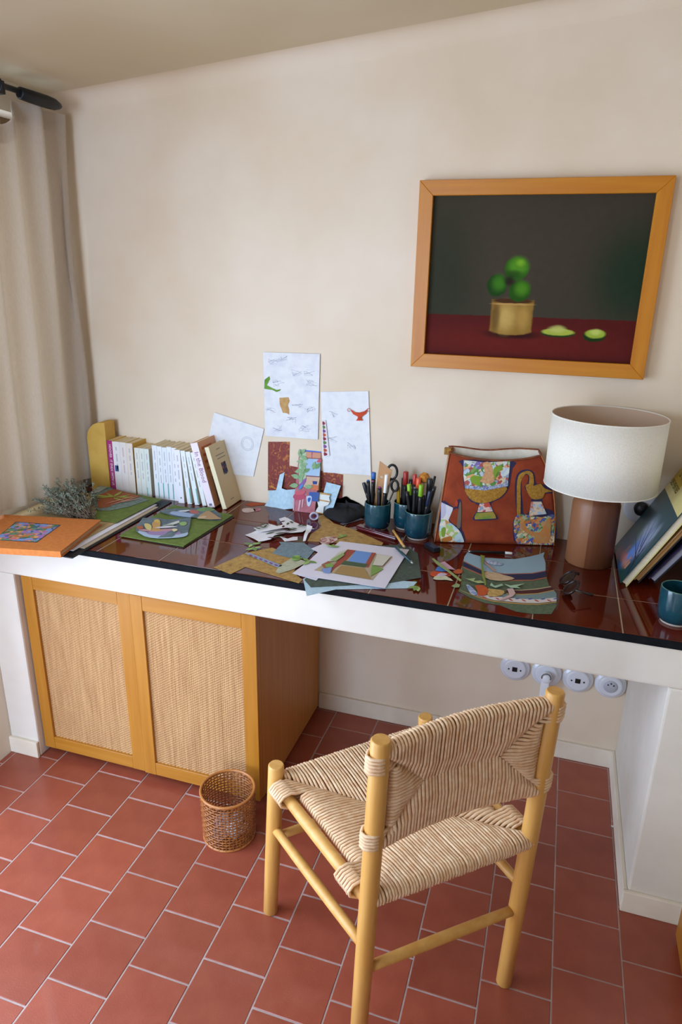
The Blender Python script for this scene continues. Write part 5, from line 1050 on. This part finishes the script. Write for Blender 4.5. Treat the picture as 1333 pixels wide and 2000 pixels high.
B().tube([kv[1], kv[1].lerp(kv[2], .02), kv[2]], [.0036, .0042, .0042], 12).build('handle', blkp, kn)
B().tube([kv[2], kv[3].lerp(kv[2], .1), kv[3]], [.0042, .004, .003], 12).build('end_cap', mat('cap_white', '#c9c4bc', .4), kn)
B().tube([kv[1]-(kv[2]-kv[1]).normalized()*.006, kv[1]], [.003, .0036], 10).build('collar', MATS['steel'], kn)
dd = (kv[0]-kv[1]); pr_ = Vector((-dd.y, dd.x, 0)).normalized()*.003
B().add([kv[1]-pr_, kv[1]+pr_, kv[0]+pr_*.6, kv[0]-pr_*1.2]+[p+Vector((0, 0, .0006)) for p in (kv[1]-pr_, kv[1]+pr_, kv[0]+pr_*.6, kv[0]-pr_*1.2)], [(3, 2, 1, 0), (4, 5, 6, 7), (0, 1, 5, 4), (1, 2, 6, 5), (2, 3, 7, 6), (3, 0, 4, 7)]).build('blade', MATS['steel'], kn)

# ------------------------------------------------------------ curved striped collage
ac = thing('striped_collage', 'curved collage with pale blue, navy, green and maroon stripes', 'collage', (.15, -.42, H))
AB = 1.0; A_ = lambda k: DESK(AB+.5*k)
sheet('collage_base', [(0.0580,-0.2210),(0.0540,-0.2590),(0.0550,-0.3010),(0.0610,-0.3640),(0.0730,-0.4660),(0.0720,-0.5020),(0.1090,-0.5310),(0.1470,-0.5490),(0.1850,-0.5480),(0.2270,-0.5700),(0.2660,-0.5690),(0.3120,-0.5540),(0.3230,-0.5050),(0.3220,-0.4260),(0.3140,-0.4000),(0.3020,-0.3830),(0.2940,-0.3340),(0.2890,-0.2820),(0.2870,-0.2250),(0.2790,-0.1760),(0.2810,-0.1400),(0.2650,-0.1640),(0.2410,-0.1900),(0.1990,-0.2270),(0.1560,-0.2390),(0.1130,-0.2460),(0.0760,-0.2330)], DESK(.6), .0004, mat('arc_green', '#4d5a44', .85, '#5d6a50', 120), ac)
STR = [('sky_stripe', '#93b0c0', [(0.0580,-0.2210),(0.0540,-0.2590),(0.0560,-0.2940),(0.1250,-0.3490),(0.1840,-0.3450),(0.2530,-0.3140),(0.2890,-0.2830),(0.2870,-0.2250),(0.2790,-0.1760),(0.2810,-0.1400),(0.2650,-0.1640),(0.2410,-0.1900),(0.1990,-0.2270),(0.1560,-0.2390),(0.1130,-0.2460),(0.0760,-0.2330)]),
       ('rust_line', '#a3604a', [(0.0560,-0.2940),(0.1250,-0.3490),(0.1840,-0.3450),(0.2530,-0.3140),(0.2890,-0.2830),(0.2900,-0.2890),(0.2540,-0.3210),(0.1850,-0.3510),(0.1250,-0.3570),(0.0570,-0.3020)]),
       ('navy_stripe', '#232648', [(0.0570,-0.3020),(0.1250,-0.3570),(0.1850,-0.3510),(0.2540,-0.3210),(0.2900,-0.2890),(0.2930,-0.3280),(0.2560,-0.3600),(0.1880,-0.3860),(0.1280,-0.3790),(0.0600,-0.3340)]),
       ('rust_line', '#a3604a', [(0.0600,-0.3340),(0.1280,-0.3790),(0.1880,-0.3860),(0.2560,-0.3600),(0.2930,-0.3280),(0.2950,-0.3340),(0.2560,-0.3670),(0.1880,-0.3940),(0.1290,-0.3880),(0.0610,-0.3420)]),
       ('cream_line', '#b9a888', [(0.1930,-0.4510),(0.2320,-0.4390),(0.2730,-0.4150),(0.3060,-0.3880),(0.3080,-0.3930),(0.2730,-0.4220),(0.2320,-0.4440),(0.1930,-0.4550)]),
       ('maroon_stripe', '#4a1a1e', [(0.1930,-0.4550),(0.2320,-0.4440),(0.2730,-0.4220),(0.3080,-0.3930),(0.3140,-0.4070),(0.2740,-0.4430),(0.2330,-0.4630),(0.1950,-0.4710)]),
       ('ochre_line', '#b08a50', [(0.1950,-0.4710),(0.2330,-0.4630),(0.2740,-0.4430),(0.3140,-0.4070),(0.3160,-0.4140),(0.2740,-0.4510),(0.2340,-0.4710),(0.1960,-0.4790)]),
       ('slate_stripe', '#74898a', [(0.1650,-0.4820),(0.1960,-0.4790),(0.2340,-0.4710),(0.2740,-0.4510),(0.3160,-0.4140),(0.3220,-0.4330),(0.3220,-0.4560),(0.2750,-0.4830),(0.2350,-0.4940),(0.1670,-0.5020)]),
       ('braid_stripe', '#cfc6c4', [(0.1190,-0.4990),(0.1670,-0.5050),(0.2350,-0.4960),(0.2760,-0.4840),(0.3220,-0.4560),(0.3230,-0.4780),(0.2770,-0.5070),(0.2370,-0.5180),(0.1700,-0.5270),(0.1210,-0.5150)]),
       ('ochre_line', '#b08a50', [(0.0750,-0.4940),(0.1210,-0.5160),(0.1700,-0.5290),(0.2370,-0.5190),(0.2770,-0.5090),(0.3230,-0.4790),(0.3230,-0.4840),(0.2770,-0.5150),(0.2370,-0.5260),(0.1700,-0.5350),(0.1220,-0.5230)])]
for k, (nm, c, pts) in enumerate(STR): sheet(nm, pts, A_(1+(k % 3)), .0004, mat('ar_'+c.strip('#'), c, .85), ac)
for k in range(12):
    t = k/11; (s0,), (s1,), (s2,) = [(0.1430,-0.5160)], [(0.2360,-0.5090)], [(0.3200,-0.4700)]
    a = Vector(s0)*(1-t)**2+2*t*(1-t)*(Vector(s1)*1.0)+Vector(s2)*t*t
    sheet('braid_curl', leaf(a.x-.006, a.y, .016, .006, R(40 if k % 2 else -40)), A_(4), .0004, mat('curl%d' % (k % 2), ['#b0453a', '#4a5a9a'][k % 2], .8), ac)
# loose cuttings heaped on and beside it
def scrap(label, pts, lvl, col, name='paper_scrap', col2=None, sm=True, bend=None):
    return paper(name, label, 'scrap', blob(pts, 2) if sm else pts, lvl, mat('sc_'+col.strip('#'), col, .8, col2, 90), 'loose cuttings on the striped collage', bend=bend)
scrap('bright orange-red cutting furthest left of the loose heap', [(-0.0200,-0.4200),(-0.0150,-0.3960),(0.0060,-0.3950),(0.0330,-0.3930),(0.0370,-0.4150),(0.0110,-0.4200),(-0.0080,-0.4330)], 1.2, '#c24a22')
scrap('blue half-round cutting in the loose heap', [(-0.0110,-0.3920),(-0.0090,-0.3640),(0.0090,-0.3600),(0.0270,-0.3830),(0.0090,-0.3920)], 2.0, '#4a78c0', sm=False)
scrap('pink triangular cutting leaning on the blue one', [(-0.0070,-0.3360),(0.0040,-0.3210),(0.0430,-0.3690),(0.0220,-0.3720)], 3.2, '#c9a0b4', sm=False)
scrap('pale green and cream petal cutting below the orange one', [(-0.0060,-0.4460),(0.0020,-0.4240),(0.0250,-0.4200),(0.0490,-0.4450),(0.0300,-0.4450),(0.0040,-0.4540)], 2.6, '#b5bf8a', col2='#d6cfc0')
scrap('small lilac petal cutting on the orange cutting', [(-0.0000,-0.4280),(0.0080,-0.4050),(0.0280,-0.4090),(0.0140,-0.4260)], 3.4, '#c9b4c8')
scrap('orange cutting between the heap and the striped collage', [(0.0390,-0.3810),(0.0520,-0.3590),(0.0640,-0.3670),(0.0630,-0.3870),(0.0490,-0.3960)], 2.6, '#b5562a')
scrap('large orange petal cutting in the middle of the striped collage', [(0.1110,-0.4600),(0.1300,-0.4500),(0.1470,-0.4720),(0.1450,-0.5070),(0.1270,-0.5190),(0.1200,-0.4880)], 4.6, '#c4561e', col2='#b04a1a')
scrap('tan and yellow rose cutting beside the large orange petal', [(0.1420,-0.4700),(0.1600,-0.4640),(0.1880,-0.4640),(0.1850,-0.4930),(0.1540,-0.5140)], 4.0, '#b08a4a', col2='#c9a868')
scrap('pale pink bird-shaped cutting at the right of the heap', [(0.1950,-0.4520),(0.2090,-0.4430),(0.2180,-0.4710),(0.2130,-0.4940),(0.1830,-0.5310),(0.1800,-0.5260),(0.2040,-0.4870)], 5.2, '#c9a8a4', sm=False)
scrap('cream hand-shaped cutting with orange tip across the navy stripe', [(0.1240,-0.3610),(0.1480,-0.3510),(0.1790,-0.3610),(0.2090,-0.3730),(0.1880,-0.3960),(0.1600,-0.4060),(0.1320,-0.3970)], 4.0, '#c9b08f', col2='#b99a78')
scrap('white and blue oval frame cutting on the collage', [(0.0870,-0.4640),(0.0970,-0.4640),(0.1210,-0.5010),(0.1210,-0.5180),(0.1060,-0.5130)], 4.4, '#b4bcd0', col2='#6a7fae')
scrap('blue and red bird cutting on the pale blue stripe', [(0.1120,-0.2670),(0.1330,-0.2640),(0.1660,-0.2810),(0.1610,-0.2960),(0.1300,-0.2940)], 4.0, '#6f86b4', col2='#c9cfd8')
scrap('red-speckled cream strip below the blue bird cutting', [(0.1070,-0.2780),(0.1130,-0.2800),(0.1570,-0.3430),(0.1480,-0.3460)], 4.8, '#b98f80', sm=False)
for lab, pts, c, lv in (('long pale green stalk cutting lying diagonally over the heap', [(-0.0340,-0.3200),(-0.0290,-0.3160),(0.0320,-0.3900),(0.0720,-0.4410),(0.0690,-0.4510),(0.0280,-0.4000),(-0.0140,-0.3540)], '#8f9f62', 6.4),
                        ('upright olive green leaf stalk cutting on the navy stripe', [(0.0990,-0.2400),(0.1120,-0.2440),(0.1150,-0.3150),(0.1390,-0.4490),(0.1360,-0.4530),(0.1210,-0.3930)], '#7d8a3a', 6.0),
                        ('curly mint green tendril cutting on the dark green stripe', [(0.1500,-0.4280),(0.1610,-0.4460),(0.1790,-0.4250),(0.1830,-0.4350),(0.1650,-0.4570),(0.1490,-0.4470)], '#9ab89a', 5.6),
                        ('mint green leaf pair cutting right of the tendril', [(0.1860,-0.4250),(0.2020,-0.4290),(0.2370,-0.4020),(0.2190,-0.4290),(0.2280,-0.4360),(0.2030,-0.4420)], '#a3c0a0', 5.6),
                        ('small yellow-green leaf cuttings beside the large petal', [(0.0800,-0.4240),(0.0910,-0.4240),(0.1050,-0.4120),(0.1040,-0.4340),(0.1210,-0.4240),(0.1340,-0.4350),(0.1170,-0.4440),(0.0990,-0.4360)], '#a3b078', 5.8),
                        ('olive leaf cutting at the left tip of the striped collage', [(0.0500,-0.4810),(0.0610,-0.4590),(0.0710,-0.4660),(0.0710,-0.4820),(0.0600,-0.4880)], '#8a9a6a', 3.4)):
    scrap(lab, pts, lv, c, 'leaf_cutting', sm=False)

# ------------------------------------------------------------ sunglasses
sg = thing('sunglasses', 'dark tortoiseshell sunglasses lying open beside the lamp base', 'sunglasses', (.35, -.39, H))
tort = mat('tortoise', '#140c0e', .35, '#2c1812', 90); lens = mat('smoke_lens', '#1c1210', .2)
fax = Vector((.14, -.99, .02)).normalized(); up = Vector((.72, .12, .68)).normalized(); wv_ = fax.cross(up)
cen = Vector((.352, -.392, H+.0235))
for s in (-1, 1):
    c = cen+fax*(s*.034)
    ell = [c+fax*(.0265*math.cos(a)+.002*math.cos(2*a))+up*(.0235*math.sin(a)) for a in [2*math.pi*i/32 for i in range(33)]]
    B().tube(ell, .0034, 8, False).build('rim', tort, sg)
    B().add([c+wv_*.0008]+[p+wv_*.0002 for p in ell[:-1]], [(0, i+1, (i+1) % 32+1) for i in range(32)]).build('lens', lens, sg)
    h0 = c+fax*(s*.028)+up*.008
    back_d = (Vector((.86, .12*s, -.2)) if s > 0 else Vector((.84, .2, -.16))).normalized()
    tl = .046 if s > 0 else .030
    B().tube([h0, h0+back_d*tl*.5, h0+back_d*tl], [.0032, .0034, .0045], 8, flat=.6).build('temple', tort, sg)
    bpy.data.objects
B().tube([cen-fax*.0085+up*.006, cen+up*.010, cen+fax*.0085+up*.006], .0027, 8).build('bridge', tort, sg)

# ------------------------------------------------------------ wooden furniture edge at the right wall
wc = thing('wooden_plank', 'golden wooden plank edge standing along the foot of the right wall', 'plank', (.72, -.70, 0))
B().box((.716, -1.05, .015), (.7365, -.652, .12)).build('side_board', oak, wc, bevel=.006, seg=3)
B().box((.722, -1.03, 0), (.7365, -.67, .015)).build('foot_rail', oak_side, wc)
# thread of white on the floor tile
paper('paper_scrap', 'tiny white paper chip on the floor tiles near the right pier', 'scrap', [(.578, -.292), (.586, -.290), (.588, -.297), (.580, -.299)], 0, whp, fr=Fr((0, 0, .0003), (1, 0, 0), (0, 1, 0)))
